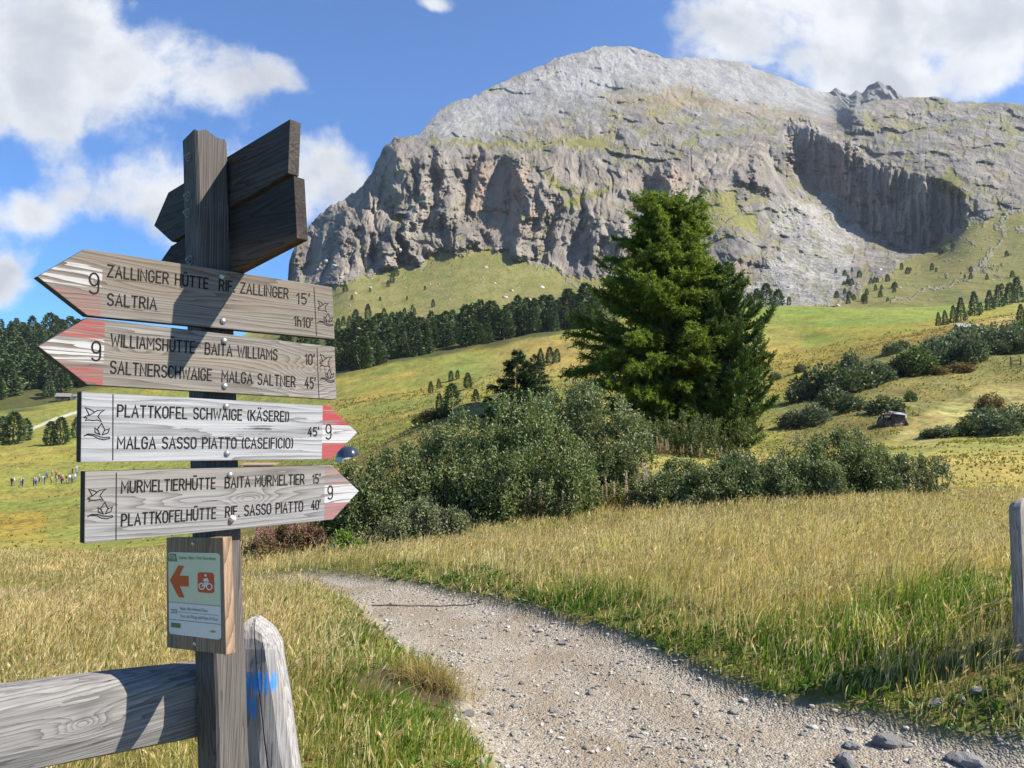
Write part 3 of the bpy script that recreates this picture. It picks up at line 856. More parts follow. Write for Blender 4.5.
# ------------------------------------------------------------------ weathered wood
def wood(name, base, dark, light, seed=0.0, grain=70.0, knot=0.5, paint=None, axis='X', rough_amt=1.0, blue=None, warm=None, knots=(), edge_tone=None):
    """weathered timber, grain running along the object's own axis. paint: (x0, sign, bands) worn colour marks at an arrow's tip"""
    m, t, b = material(name)
    o = t.n('ShaderNodeTexCoord').outputs['Object']
    mp = t.n('ShaderNodeMapping')
    t.put(mp.inputs[0], o)
    mp.inputs['Location'].default_value = (seed * 3.7, seed * 1.3, seed * 2.1)
    sx = {'X': (.55, 8.0, 8.0), 'Z': (8.0, 8.0, .55)}[axis]
    mp.inputs['Scale'].default_value = sx
    v = mp.outputs[0]
    low = t.noise(v, 1.7, 3.0, .5)
    lowv = t.noise(v, 3.4, 2.0, .5)
    # growth rings: contour lines of a smooth stretched field, so they close round knots
    f = t.m('ADD', t.m('MULTIPLY', low, 9.0 * knot + 3.0), t.m('MULTIPLY', lowv, 2.0))
    ss_ = t.n('ShaderNodeSeparateXYZ')
    t.put(ss_.inputs[0], o)
    across = ss_.outputs[2] if axis == 'X' else t.m('ADD', ss_.outputs[0], ss_.outputs[1])
    f = t.m('ADD', f, t.m('MULTIPLY', across, grain))
    for (kx, kz, rx, rz, amp) in knots:
        ka = ss_.outputs[0]
        kb = ss_.outputs[2]
        e = t.m('ADD', t.m('POWER', t.m('DIVIDE', t.m('SUBTRACT', ka, kx), rx), 2.0), t.m('POWER', t.m('DIVIDE', t.m('SUBTRACT', kb, kz), rz), 2.0))
        f = t.m('ADD', f, t.m('MULTIPLY', t.m('DIVIDE', 1.0, t.m('ADD', 1.0, e)), amp))
    f = t.m('ADD', f, t.m('MULTIPLY', t.noise(v, 9.0, 3.0, .6), .8))
    ring = t.m('FRACT', f)
    ring = t.m('POWER', ring, 2.2)
    mp2 = t.n('ShaderNodeMapping')
    t.put(mp2.inputs[0], o)
    mp2.inputs['Location'].default_value = (seed, seed * 2, seed)
    mp2.inputs['Scale'].default_value = {'X': (5.0, 90.0, 230.0), 'Z': (230.0, 230.0, 5.0)}[axis]
    fib = t.noise(mp2.outputs[0], 1.0, 4.0, .6)
    mp3 = t.n('ShaderNodeMapping')
    t.put(mp3.inputs[0], o)
    mp3.inputs['Location'].default_value = (seed * 5, seed, seed * 3)
    mp3.inputs['Scale'].default_value = {'X': (3.0, 30.0, 60.0), 'Z': (60.0, 60.0, 2.4)}[axis]
    crk = t.noise(mp3.outputs[0], 1.0, 5.0, .7)
    crack = t.step(crk, .655, .70)
    blot = t.noise(o, 7.0, 4.0, .6)
    c = t.mix(t.step(fib, .25, .75), dark, light)
    c = t.mix(t.m('MULTIPLY', t.step(blot, .35, .7), .6), c, base)
    if warm is not None:
        c = t.mix(t.m('MULTIPLY', t.step(t.noise(v, .8, 3.0), .45, .65), .8), c, warm)
    c = t.mix(t.m('MULTIPLY', ring, .78), c, t.mix(1.0, c, (.36, .34, .33), 'MULTIPLY'))
    c = t.mix(t.m('MULTIPLY', crack, .85), c, (.035, .03, .027))
    if paint is not None:
        x0, sg, zc, bands, wear = paint
        X, Z = ss_.outputs[0], t.m('SUBTRACT', ss_.outputs[2], zc)
        t_hi, t_lo = .86 + wear * .6, .70 + wear * .6
        inside = t.step(t.m('MULTIPLY', t.m('SUBTRACT', X, x0), sg), -.0006, .0006)
        worn = t.step(t.m('ADD', t.m('ADD', t.m('MULTIPLY', fib, .6), t.m('MULTIPLY', ring, .45)), t.m('MULTIPLY', blot, .55)), t_hi, t_lo)
        front = t.step(ss_.outputs[1], .003, .0005)
        for (lo, hi, colr, keep) in bands:
            band = t.m('MULTIPLY', t.step(Z, lo - .001, lo + .001), t.step(Z, hi + .001, hi - .001))
            k = t.m('MULTIPLY', t.m('MULTIPLY', t.m('MULTIPLY', inside, band), front), t.m('MULTIPLY', worn, keep))
            pc_n = t.mix(t.m('MULTIPLY', t.m('ADD', t.m('MULTIPLY', fib, .7), t.m('MULTIPLY', ring, .6)), .75), colr, tuple(q_ * .55 + .03 for q_ in colr))
            c = t.mix(k, c, pc_n)
    if edge_tone is not None:  # ends, long edges and back get a darker tone than the front
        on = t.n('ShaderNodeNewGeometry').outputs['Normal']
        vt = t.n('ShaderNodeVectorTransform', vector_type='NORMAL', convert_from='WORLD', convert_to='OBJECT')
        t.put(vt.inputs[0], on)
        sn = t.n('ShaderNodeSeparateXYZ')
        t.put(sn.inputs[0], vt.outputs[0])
        c = t.mix(t.step(sn.outputs[1], -.75, -.35), c, edge_tone)
    if blue is not None:
        (bx, bz, rx, rz) = blue
        e = t.m('ADD', t.m('POWER', t.m('DIVIDE', t.m('SUBTRACT', ss_.outputs[0], bx), rx), 2.0), t.m('POWER', t.m('DIVIDE', t.m('SUBTRACT', ss_.outputs[2], bz), rz), 2.0))
        e2 = t.m('ADD', t.m('POWER', t.m('DIVIDE', t.m('SUBTRACT', ss_.outputs[0], bx - .02), rx * .5), 2.0), t.m('POWER', t.m('DIVIDE', t.m('SUBTRACT', ss_.outputs[2], bz - .06), rz * 1.6), 2.0))
        e = t.m('MINIMUM', e, t.m('ADD', e2, .35))
        k = t.step(t.m('ADD', e, t.m('MULTIPLY', t.m('SUBTRACT', t.noise(mp3.outputs[0], 1.3, 5.0, .7), .5), 5.0)), 1.05, .5)
        c = t.mix(t.m('MULTIPLY', k, .85), c, (.03, .26, .72))
    t.put(b.inputs['Base Color'], c)
    b.inputs['Roughness'].default_value = .85
    b.inputs['Specular IOR Level'].default_value = .25
    h = t.m('ADD', t.m('MULTIPLY', ring, -.5), t.m('ADD', t.m('MULTIPLY', fib, .5), t.m('MULTIPLY', crack, -1.6)))
    t.put(b.inputs['Normal'], t.bump(h, .0016 * rough_amt, .9))
    return m


RED, WHITE = (.34, .035, .032), (.46, .45, .44)
metal = simple('zinc_metal', (.42, .42, .42), .42, .8)
ink = simple('routed_lettering_black', (.014, .012, .011), .8, 0, .2)

AZ = math.radians(43)
Dv = np.array([math.sin(AZ), math.cos(AZ), 0.0])      # along the four lower boards
Av = np.array([math.cos(AZ), -math.sin(AZ), 0.0])     # out of their faces
Zv = np.array([0, 0, 1.0])
EYEV = np.array([0, 0, EYE])


class Face:
    """a vertical working plane in the world: p0 on it, u along it, n out of it"""
    def __init__(s, p0, u, n):
        s.p0, s.u, s.n = np.asarray(p0, float), np.asarray(u, float), np.asarray(n, float)

    def loc(s, px, py):
        a, b_ = ray_xz(px, py)
        r = np.array([float(a), 1.0, float(b_)])
        k = ((s.p0 - EYEV) @ s.n) / (r @ s.n)
        q = EYEV + r * k - s.p0
        return float(q @ s.u), float(q[2])

    def rotz(s):
        return math.atan2(s.u[1], s.u[0])


def prism(outline, thick, bevel=.0016, jit=0.0, seg=1):
    """board: outline in local x,z, front at y=0, back at y=thick"""
    bm = bmesh.new()
    fr = [bm.verts.new((x, 0, z)) for x, z in outline]
    bk_ = [bm.verts.new((x, thick, z)) for x, z in outline]
    bm.faces.new(fr)
    bm.faces.new(bk_[::-1])
    n = len(outline)
    for i in range(n):
        j = (i + 1) % n
        bm.faces.new((fr[j], fr[i], bk_[i], bk_[j]))
    bmesh.ops.recalc_face_normals(bm, faces=bm.faces)
    if bevel:
        bmesh.ops.bevel(bm, geom=bm.edges[:], offset=bevel, segments=2, affect='EDGES', profile=.6)
    me = bpy.data.meshes.new('board')
    bm.to_mesh(me)
    bm.free()
    return me


# ---- single-stroke routed lettering
def arc(cx, cy, rx, ry, a0, a1, n=9):
    return [(cx + rx * math.cos(math.radians(a0 + (a1 - a0) * i / n)), cy + ry * math.sin(math.radians(a0 + (a1 - a0) * i / n))) for i in range(n + 1)]


GL = {
    'A': (.62, [[(0, 0), (.31, 1), (.62, 0)], [(.11, .34), (.51, .34)]]),
    'B': (.56, [[(0, 0), (0, 1), (.3, 1)] + arc(.3, .76, .22, .24, 90, -90) + [(0, .52)], [(.3, .52)] + arc(.3, .26, .26, .26, 90, -90) + [(0, 0)]]),
    'C': (.54, [arc(.28, .72, .27, .28, 20, 180) + arc(.28, .28, .27, .28, 180, 340)]),
    'D': (.56, [[(0, 0), (0, 1), (.25, 1)] + arc(.25, .7, .31, .3, 90, 0) + arc(.25, .3, .31, .3, 0, -90) + [(0, 0)]]),
    'E': (.48, [[(.48, 1), (0, 1), (0, 0), (.48, 0)], [(0, .52), (.42, .52)]]),
    'F': (.46, [[(.46, 1), (0, 1), (0, 0)], [(0, .52), (.4, .52)]]),
    'G': (.56, [arc(.28, .72, .27, .28, 20, 180) + arc(.28, .28, .27, .28, 180, 360) + [(.55, .48), (.32, .48)]]),
    'H': (.56, [[(0, 0), (0, 1)], [(.56, 0), (.56, 1)], [(0, .52), (.56, .52)]]),
    'I': (.02, [[(.01, 0), (.01, 1)]]),
    'K': (.56, [[(0, 0), (0, 1)], [(.54, 1), (.02, .42)], [(.17, .58), (.56, 0)]]),
    'L': (.46, [[(0, 1), (0, 0), (.46, 0)]]),
    'M': (.70, [[(0, 0), (0, 1), (.35, .38), (.7, 1), (.7, 0)]]),
    'N': (.58, [[(0, 0), (0, 1), (.58, 0), (.58, 1)]]),
    'O': (.56, [arc(.28, .72, .28, .28, 0, 180) + arc(.28, .28, .28, .28, 180, 360) + [(.56, .72)]]),
    'P': (.54, [[(0, 0), (0, 1), (.27, 1)] + arc(.27, .735, .27, .265, 90, -90) + [(0, .47)]]),
    'R': (.56, [[(0, 0), (0, 1), (.27, 1)] + arc(.27, .745, .26, .255, 90, -90) + [(0, .49)], [(.28, .49), (.56, 0)]]),
    'S': (.54, [arc(.27, .755, .26, .245, 20, 270) + arc(.27, .255, .27, .255, 90, -160)]),
    'T': (.56, [[(0, 1), (.56, 1)], [(.28, 1), (.28, 0)]]),
    'U': (.56, [[(0, 1), (0, .28)] + arc(.28, .28, .28, .28, 180, 360) + [(.56, 1)]]),
    'W': (.84, [[(0, 1), (.2, 0), (.42, .8), (.64, 0), (.84, 1)]]),
    'Z': (.54, [[(0, 1), (.54, 1), (0, 0), (.54, 0)]]),
    '0': (.50, [arc(.25, .75, .25, .25, 0, 180) + arc(.25, .25, .25, .25, 180, 360) + [(.5, .75)]]),
    '1': (.24, [[(0, .76), (.22, 1), (.22, 0)]]),
    '4': (.54, [[(.36, 1), (0, .3), (.54, .3)], [(.38, .58), (.38, 0)]]),
    '5': (.50, [[(.46, 1), (.06, 1), (.03, .56)] + arc(.25, .31, .25, .31, 125, -140)]),
    '9': (.50, [arc(.25, .70, .25, .30, 0, 360, 14), [(.5, .70), (.5, .25)] + arc(.25, .22, .25, .22, 0, -150)]),
    '(': (.14, [arc(.3, .5, .3, .6, 125, 235)]),
    ')': (.14, [arc(-.16, .5, .3, .6, 55, -55)]),
    "'": (.04, [[(.04, 1.05), (0, .8)]]),
    '.': (.04, [[(.0, .0), (.04, .0), (.04, .05)]]),
    'h': (.40, [[(0, 0), (0, 1)], [(0, .42)] + arc(.2, .45, .2, .2, 180, 0) + [(.4, 0)]]),
    ' ': (.30, []),
}
for a_, b_ in (('Ä', 'A'), ('Ü', 'U')):
    wd, st_ = GL[b_]
    yy = 1.2
    GL[a_] = (wd, st_ + [[(wd * .28, yy), (wd * .28, yy + .07)], [(wd * .72, yy), (wd * .72, yy + .07)]])


def text_strokes(s, gap=.25):
    x, out = 0.0, []
    for ch in s:
        wd, st_ = GL[ch]
        for p in st_:
            out.append([(x + a, b) for a, b in p])
        x += wd + gap
    return out, x - gap


def ribbon(strokes, width, y0=-.0004, depth=.0012):
    """flat-topped strips with mitred joints"""
    V, Q = [], []
    for s in strokes:
        p = [np.array(q, float) for q in s]
        p = [q for i, q in enumerate(p) if i == 0 or np.hypot(*(q - p[i - 1])) > 1e-6]
        if len(p) < 2:
            continue
        n = len(p)
        L, R = [], []
        for i in range(n):
            d0 = p[i] - p[i - 1] if i > 0 else p[1] - p[0]
            d1 = p[i + 1] - p[i] if i < n - 1 else d0
            d0, d1 = d0 / np.hypot(*d0), d1 / np.hypot(*d1)
            tn = d0 + d1
            tn = d1 if np.hypot(*tn) < .3 else tn / np.hypot(*tn)
            nn = np.array([-tn[1], tn[0]])
            k = min(1.0 / max(abs(nn @ np.array([-d1[1], d1[0]])), .45), 1.8)
            e = np.zeros(2)
            if i == 0:
                e = -d1 * width * .35
            elif i == n - 1:
                e = d0 * width * .35
            L.append(p[i] + e + nn * k * width / 2)
            R.append(p[i] + e - nn * k * width / 2)
        b0 = len(V)
        for l, r in zip(L, R):
            V += [(l[0], y0, l[1]), (r[0], y0, r[1]), (l[0], y0 + depth, l[1]), (r[0], y0 + depth, r[1])]
        for i in range(n - 1):
            a, c = b0 + 4 * i, b0 + 4 * (i + 1)
            Q += [(a, a + 1, c + 1, c), (a + 2, a, c, c + 2), (a + 1, a + 3, c + 3, c + 1)]
    return V, Q


BIRD = [[(0, .30), (.12, .42), (.24, .46), (.40, .62), (.62, .84), (1.0, .92), (.84, .78), (.72, .56), (.66, .42), (.84, .06), (.62, .16), (.44, .10), (.20, .14), (.06, .06), (.14, .26), (0, .30)],
        [(.24, .46), (.16, .70), (.04, 1.0), (.26, .90), (.40, .80), (.50, .73)]]
FLOWER = [[(.62, .30), (.50, .62), (.66, 1.0), (.80, .62), (.70, .30)], [(.62, .30), (.42, .42), (.40, .70), (.54, .56)], [(.70, .30), (.92, .42), (.98, .70), (.78, .58)],
          [(0, .18), (.10, .26), (.36, .22), (.56, .06), (.78, .0), (1.0, .10), (.98, .18), (.80, .14), (.60, .18), (.40, .30), (.14, .32), (0, .18)]]


def dome(r, h, n=14, rings=5):
    V, Q = [], []
    for i in range(rings + 1):
        a = i / rings * math.pi / 2
        for k in range(n):
            V.append((r * math.cos(a) * math.cos(2 * math.pi * k / n), -h * math.sin(a), r * math.cos(a) * math.sin(2 * math.pi * k / n)))
    for i in range(rings):
        for k in range(n):
            Q.append((i * n + k, i * n + (k + 1) % n, (i + 1) * n + (k + 1) % n, (i + 1) * n + k))
    return V, Q


signpost = link('signpost', None, loc=(-.59, 2.1, ground_z(-.59, 2.1)), label='grey wooden signpost with six pointed trail boards beside the path', category='signpost')
ROOT_INV = Matrix.Translation(signpost.location).inverted()


def local(o):
    """place a child by its world position"""
    o.location = Vector(o.location) - signpost.location
    return o


# ---- the post: lofted, leaning, a little twisted
def post_corner(z):
    k = (.755 - z) / 1.37                      # 0 at the top, 1 near the rail
    s0 = .803 + .092 * k
    s1 = .886 + .09 * k
    d = .074 + .034 * k
    return s0, s1, d


rings = []
zs = list(np.linspace(-1.62, .70, 46)) + [.725, .745]
for z in zs:
    s0, s1, d = post_corner(z)
    ins = 0.0
    A0, A1 = -1.798, -1.798 - d
    c = .006
    ring_ = [(s0 + c, A0), (s0 + (s1 - s0) * .33, A0), (s0 + (s1 - s0) * .66, A0), (s1 - c, A0), (s1, A0 - c), (s1, A1 + c), (s1 - c, A1), (s0 + c, A1), (s0, A1 + c), (s0, A0 - c)]
    row = []
    for i, (s, a) in enumerate(ring_):
        zz = z
        if z > .70:   # weathered, sloping, toothed top
            tq = (s - s0) / (s1 - s0)
            zz = z + .012 * (1 - abs(tq - .30) * 1.6) + (.003 if i % 2 else -.003) + .10 * (a - A0)
        j = .0018 * float(perlin(s * 31, a * 31, z * 4, 7))
        row.append(EYEV + Dv * (s + j) + Av * (a + j) + Zv * zz)
    rings.append(row)
R_ = np.array(rings)
nr, nk = R_.shape[:2]
V = R_.reshape(-1, 3)
Q = [(i * nk + k, i * nk + (k + 1) % nk, (i + 1) * nk + (k + 1) % nk, (i + 1) * nk + k) for i in range(nr - 1) for k in range(nk)]
ctr = len(V)
V = np.concatenate([V, R_[-1].mean(0)[None] + [[0, 0, .006]]])
T = [((nr - 1) * nk + k, (nr - 1) * nk + (k + 1) % nk, ctr) for k in range(nk)]
Q = [q[::-1] for q in Q]
T = [q[::-1] for q in T]
w_post = wood('weathered_post_wood', (.115, .102, .092), (.065, .057, .051), (.165, .148, .132), 2.0, 85, .8, axis='Z', warm=(.16, .12, .09))
link('post', build_mesh('post', V - np.array(signpost.location), Q, T, smooth=False), w_post, signpost)

# ---- the four lower boards
FRONT = -1.77
BOARDS = [
    dict(out=[(37.3, 276.5), (85.2, 248.8), (332.3, 287.1), (334.8, 339.2), (87.3, 315.6)], div=(100.8, 254.2, 102.9, 315), sg=-1, nine=(92.5, 293.5, 281.5 - 8.5), col=((0.194, 0.179, 0.159), (0.108, 0.097, 0.085), (0.280, 0.262, 0.237)), warm=(0.188, 0.152, 0.116), seed=3.1, knot=.7, wear=-.20, knots=[(160, 290, .12, .02, 3.0)],
         bands=[(-.008, .04, WHITE, .9), (-.075, -.018, RED, .38)], lines=[('ZALLINGER HÜTTE  RIF. ZALLINGER', (107.5, 276.5), (288, 298.5), 11.5), ('SALTRIA', (107.5, 305), (156, 309.5), 11.5), ("15'", (296.5, 303.5), (309, 304.5), 10.5), ("1h10'", (294, 325.5), (312, 327.8), 9.5)],
         rule=(314, 287.5, 316.5, 335.5), icon=[(BIRD, (317.5, 311), (328.5, 313), 10.5), (FLOWER, (317.5, 325), (333, 326.5), 13)], bolts=[(221.5, 276.5), (223, 321.0)], label='weathered brown board pointing left, topmost of the four facing ones, lettered for Zallinger'),
    dict(out=[(38.3, 346.3), (87.3, 317.6), (334.8, 346.9), (336.5, 399.6), (87.3, 384.6)], div=(104.6, 317.5, 103.5, 385.2), sg=-1, nine=(95, 360.5, 341.5), col=((0.212, 0.192, 0.168), (0.122, 0.106, 0.090), (0.298, 0.276, 0.244)), warm=(0.216, 0.176, 0.132), seed=5.7, knot=.5, wear=-.10, knots=[(309, 374, .055, .045, 7.0), (140, 350, .05, .02, 2.5)],
         bands=[(-.025, .026, WHITE, .95), (.026, .075, RED, .7), (-.075, -.031, RED, .62)], lines=[('WILLIAMSHÜTTE  BAITA WILLIAMS', (111, 346.0), (277, 360), 12.0), ('SALTNERSCHWAIGE  MALGA SALTNER', (110.5, 373), (295, 387), 12.0), ("10'", (305, 364), (314, 364.7), 10), ("45'", (305, 388), (315, 388.5), 10.5)],
         rule=(317, 348, 319, 398), icon=[(BIRD, (319.5, 367), (332, 368.5), 13), (FLOWER, (320, 382), (334, 383), 14)], bolts=[(224.2, 340.8), (224.7, 386)], label='weathered brown board pointing left, second of the four facing ones, lettered for Williams'),
    dict(out=[(81.5, 391.5), (328.8, 405.6), (357.3, 432.7), (330.8, 459.2), (80.6, 462.3)], div=(322, 404.2, 322.5, 459.8), sg=1, nine=(328, 439, 424.5), col=((0.320, 0.320, 0.324), (0.216, 0.216, 0.220), (0.400, 0.400, 0.400)), warm=None, seed=8.3, knot=.35, grain=52, wear=.36,
         bands=[(-.028, .020, WHITE, 1), (.020, .075, RED, .95), (-.075, -.028, RED, .9)], lines=[('PLATTKOFEL SCHWAIGE (KÄSEREI)', (117.5, 416.5), (288.5, 421.5), 11.5), ('MALGA SASSO PIATTO (CASEIFICIO)', (117.5, 448.5), (292.5, 448), 11.5), ("45'", (308, 436), (318.5, 436), 8.5)],
         rule=(113, 394.5, 112.8, 460), icon=[(BIRD, (84, 421.5), (104.5, 422.5), 14), (FLOWER, (84, 439), (109.5, 440), 16.5)], bolts=[(226, 406.3), (227, 453.3)], label='pale grey board pointing right, third of the four facing ones, with fresh red and white tip'),
    dict(out=[(85, 471.4), (331.5, 465), (359, 491), (332.9, 519.6), (84.3, 543.8)], div=(324.2, 465.5, 325, 521), sg=1, nine=(330, 499, 486), col=((0.248, 0.244, 0.240), (0.160, 0.156, 0.152), (0.336, 0.328, 0.320)), warm=(0.240, 0.216, 0.188), seed=11.9, knot=.4, grain=75, wear=.16, knots=[(249, 500, .045, .018, 6.0), (190, 502, .09, .02, 2.5)],
         bands=[(-.028, .020, WHITE, 1), (.020, .075, RED, .28), (-.075, -.028, RED, .5)], lines=[('MURMELTIERHÜTTE  BAITA MURMELTIER', (121.5, 493), (304, 484), 11.5), ('PLATTKOFELHÜTTE  RIF. SASSO PIATTO', (121.5, 526), (302.5, 511), 11.5), ("15'", (312.5, 483.5), (320, 483), 8.8), ("40'", (311.5, 509.8), (320, 509), 9)],
         rule=(116.3, 473, 116, 539.5), icon=[(BIRD, (87.5, 502.5), (106, 500.5), 13), (FLOWER, (87.5, 520), (112.5, 518.5), 17)], bolts=[(230, 474.8), (232, 518.6)], label='grey board pointing right, lowest of the four facing ones, with a faded red and white tip'),
]
for bi, B in enumerate(BOARDS):
    base_f = Face(EYEV + Dv * .88 + Av * FRONT, Dv, Av)
    o2 = [base_f.loc(*p) for p in B['out']]
    cx, cz = sum(p[0] for p in o2) / len(o2), sum(p[1] for p in o2) / len(o2)
    F_ = Face(base_f.p0 + Dv * cx + Zv * cz, Dv, Av)
    out = [F_.loc(*p) for p in B['out']]
    xd = (F_.loc(B['div'][0], B['div'][1])[0] + F_.loc(B['div'][2], B['div'][3])[0]) / 2
    zc = F_.loc(*B['out'][0 if B['sg'] < 0 else 2])[1]
    wm = wood('painted_board_wood', *B['col'], seed=B['seed'], grain=B.get('grain', 95), knot=B['knot'], warm=B['warm'], paint=(xd, B['sg'], zc, B['bands'], B['wear']), knots=[(*F_.loc(k_[0], k_[1]), k_[2], k_[3], k_[4]) for k_ in B.get('knots', [])], edge_tone=(.035, .030, .027) if bi > 1 else (.06, .05, .042))
    pos_ = Vector(F_.p0) - signpost.location
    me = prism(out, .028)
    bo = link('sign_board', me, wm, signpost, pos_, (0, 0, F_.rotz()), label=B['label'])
    # lettering
    for (txt, p0, p1, hpx) in B['lines']:
        a, c = F_.loc(*p0), F_.loc(*p1)
        h_ = F_.loc(p0[0], p0[1] - hpx)[1] - a[1]
        L_ = math.hypot(c[0] - a[0], c[1] - a[1])
        ux, uz = (c[0] - a[0]) / L_, (c[1] - a[1]) / L_
        kx = L_ / text_strokes(txt)[1]
        x0w = 0.0
        for word in txt.split(' '):
            if word:
                st_, wd = text_strokes(word)
                V, Q = ribbon([[(a[0] + (x + x0w) * kx * ux, a[1] + (x + x0w) * kx * uz + z * h_) for x, z in q_] for q_ in st_], .0037)
                link('lettering', build_mesh('lettering', V, Q, smooth=False), ink, bo)
                x0w += wd + .25
            x0w += .30 + .25
    a = F_.loc(B['nine'][0], B['nine'][1])
    h_ = F_.loc(B['nine'][0], B['nine'][2])[1] - a[1]
    V, Q = ribbon([[(a[0] - .007 + x * h_ * .82, a[1] + z * h_) for x, z in s] for s in GL['9'][1]], .0038)
    link('route_number', build_mesh('route_number', V, Q, smooth=False), ink, bo)
    r0, r1 = F_.loc(B['rule'][0], B['rule'][1]), F_.loc(B['rule'][2], B['rule'][3])
    S = [[r0, r1]]
    for (shape, p0, p1, hpx) in B['icon']:
        a, c = F_.loc(*p0), F_.loc(*p1)
        h_ = F_.loc(p0[0], p0[1] - hpx)[1] - a[1]
        S += [[(a[0] + x * (c[0] - a[0]), a[1] + x * (c[1] - a[1]) + z * h_) for x, z in s] for s in shape]
    V, Q = ribbon(S, .0021)
    link('bird_and_flower_emblem', build_mesh('bird_and_flower_emblem', V, Q, smooth=False), ink, bo)
    for k, bp in enumerate(B['bolts']):
        a = F_.loc(*bp)
        V, Q = dome(.0078, .006)
        if bi == 3 and k == 1:
            V, Q = dome(.0085, .012)
        bm_ = build_mesh('bolt', [(x + a[0], y - .0003, z + a[1]) for x, y, z in V], Q)
        link('bolt', bm_, simple('pale_wax', (.75, .55, .5), .5) if (bi == 3 and k == 1) else metal, bo)

# ---- the two boards behind the post, pointing left
AZ2 = math.radians(131)
u2 = np.array([math.sin(AZ2), math.cos(AZ2), 0.0])
n2 = np.array([-math.cos(AZ2), math.sin(AZ2), 0.0])
n2 = -n2 if n2[1] > 0 else n2
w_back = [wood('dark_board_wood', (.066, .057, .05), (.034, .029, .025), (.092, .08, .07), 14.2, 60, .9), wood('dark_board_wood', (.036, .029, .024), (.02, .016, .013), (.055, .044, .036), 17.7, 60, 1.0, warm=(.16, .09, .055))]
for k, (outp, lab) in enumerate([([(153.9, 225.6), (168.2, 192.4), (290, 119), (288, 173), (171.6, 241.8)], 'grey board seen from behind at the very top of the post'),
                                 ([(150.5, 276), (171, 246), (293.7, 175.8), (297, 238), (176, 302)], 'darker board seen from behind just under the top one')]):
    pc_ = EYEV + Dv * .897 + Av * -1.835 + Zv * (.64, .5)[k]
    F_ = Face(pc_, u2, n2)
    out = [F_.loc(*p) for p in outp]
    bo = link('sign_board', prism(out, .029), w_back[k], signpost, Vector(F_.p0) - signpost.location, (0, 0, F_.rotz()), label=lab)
nut_m = simple('dull_steel', (.20, .195, .185), .6, .35)
# nuts and bolt ends on the shaded face of the post
for (px, py) in [(189, 157), (188.5, 196.5), (188, 213), (190.5, 260)]:
    z_guess = .5
    for _ in range(4):
        s0, s1, d = post_corner(z_guess)
        f = Face(EYEV + Dv * s0, Av, -Dv)
        a, z_guess = f.loc(px, py)
    f = Face(EYEV + Dv * (s0 + .0005) + Av * a + Zv * z_guess, Av, -Dv)
    bm = bmesh.new()
    bmesh.ops.create_cone(bm, cap_ends=True, segments=6, radius1=.0085, radius2=.0085, depth=.007, matrix=Matrix.Rotation(math.pi / 2, 4, 'X') @ Matrix.Translation((0, 0, .0035)))
    bmesh.ops.create_cone(bm, cap_ends=True, segments=12, radius1=.0125, radius2=.0125, depth=.002, matrix=Matrix.Rotation(math.pi / 2, 4, 'X') @ Matrix.Translation((0, 0, .001)))
    bmesh.ops.create_cone(bm, cap_ends=True, segments=10, radius1=.0045, radius2=.004, depth=.012, matrix=Matrix.Rotation(math.pi / 2, 4, 'X') @ Matrix.Translation((0, 0, .006)))
    me = bpy.data.meshes.new('nut')
    bm.to_mesh(me)
    bm.free()
    link('nut', me, nut_m, signpost, Vector(f.p0) - signpost.location, (0, 0, math.atan2(Av[1], Av[0])))

# ---- the mountain-bike board
zb = -.45
s0, s1, d = post_corner(zb)
base_f = Face(EYEV + Dv * (s0 - .0235) + Av * -1.86 + Zv * zb, Av, -Dv)
mo = [(166.3, 537.8), (222.8, 537.3), (226, 654.8), (166.8, 647.5)]
mb = [base_f.loc(*p) for p in mo]
w_new = wood('fresh_larch_wood', (0.288, 0.188, 0.116), (0.216, 0.132, 0.076), (0.368, 0.264, 0.176), 21.0, 60, .35, axis='Z')
mtb = link('bike_route_board', prism(mb, .0225), w_new, signpost, Vector(base_f.p0) - signpost.location, (0, 0, base_f.rotz()), label='small brown board with a white enamel cycle route plate')


def plate_map(u, v):
    """u,v 0..1 across the enamel plate, v up"""
    tl, tr, br, bl = [np.array(base_f.loc(*p)) for p in ((168.6, 552.2), (220.0, 553.2), (221.5, 639.8), (169.6, 633.6))]
    return tuple((bl * (1 - u) + br * u) * (1 - v) + (tl * (1 - u) + tr * u) * v)


def flat(name, polys, mat_, y, parent, depth=.0008):
    """thin raised shapes on the plate; polys in plate u,v"""
    bm = bmesh.new()
    for p in polys:
        q = [plate_map(*c) for c in p]
        fr = [bm.verts.new((x, y, z)) for x, z in q]
        bk_ = [bm.verts.new((x, y + depth, z)) for x, z in q]
        f = bm.faces.new(fr)
        f.normal_update()
        if f.normal.y > 0:
            f.normal_flip()
        for i in range(len(q)):
            j = (i + 1) % len(q)
            bm.faces.new((fr[i], bk_[i], bk_[j], fr[j]))
    me = bpy.data.meshes.new(name)
    bm.to_mesh(me)
    bm.free()
    return link(name, me, mat_, parent)


def rrect(u0, v0, u1, v1, ru, rv):
    o = []
    for cx, cy, a0 in ((u1 - ru, v1 - rv, 0), (u0 + ru, v1 - rv, 90), (u0 + ru, v0 + rv, 180), (u1 - ru, v0 + rv, 270)):
        o += [(cx + ru * math.cos(math.radians(a0 + k * 18)), cy + rv * math.sin(math.radians(a0 + k * 18))) for k in range(6)]
    return o


def ring2(cx, cy, ru, rv, t_, n=18):
    return [[(cx + ru * math.cos(a), cy + rv * math.sin(a)), (cx + ru * math.cos(b_), cy + rv * math.sin(b_)), (cx + ru * t_ * math.cos(b_), cy + rv * t_ * math.sin(b_)), (cx + ru * t_ * math.cos(a), cy + rv * t_ * math.sin(a))]
            for a, b_ in ((2 * math.pi * k / n, 2 * math.pi * (k + 1) / n) for k in range(n))]


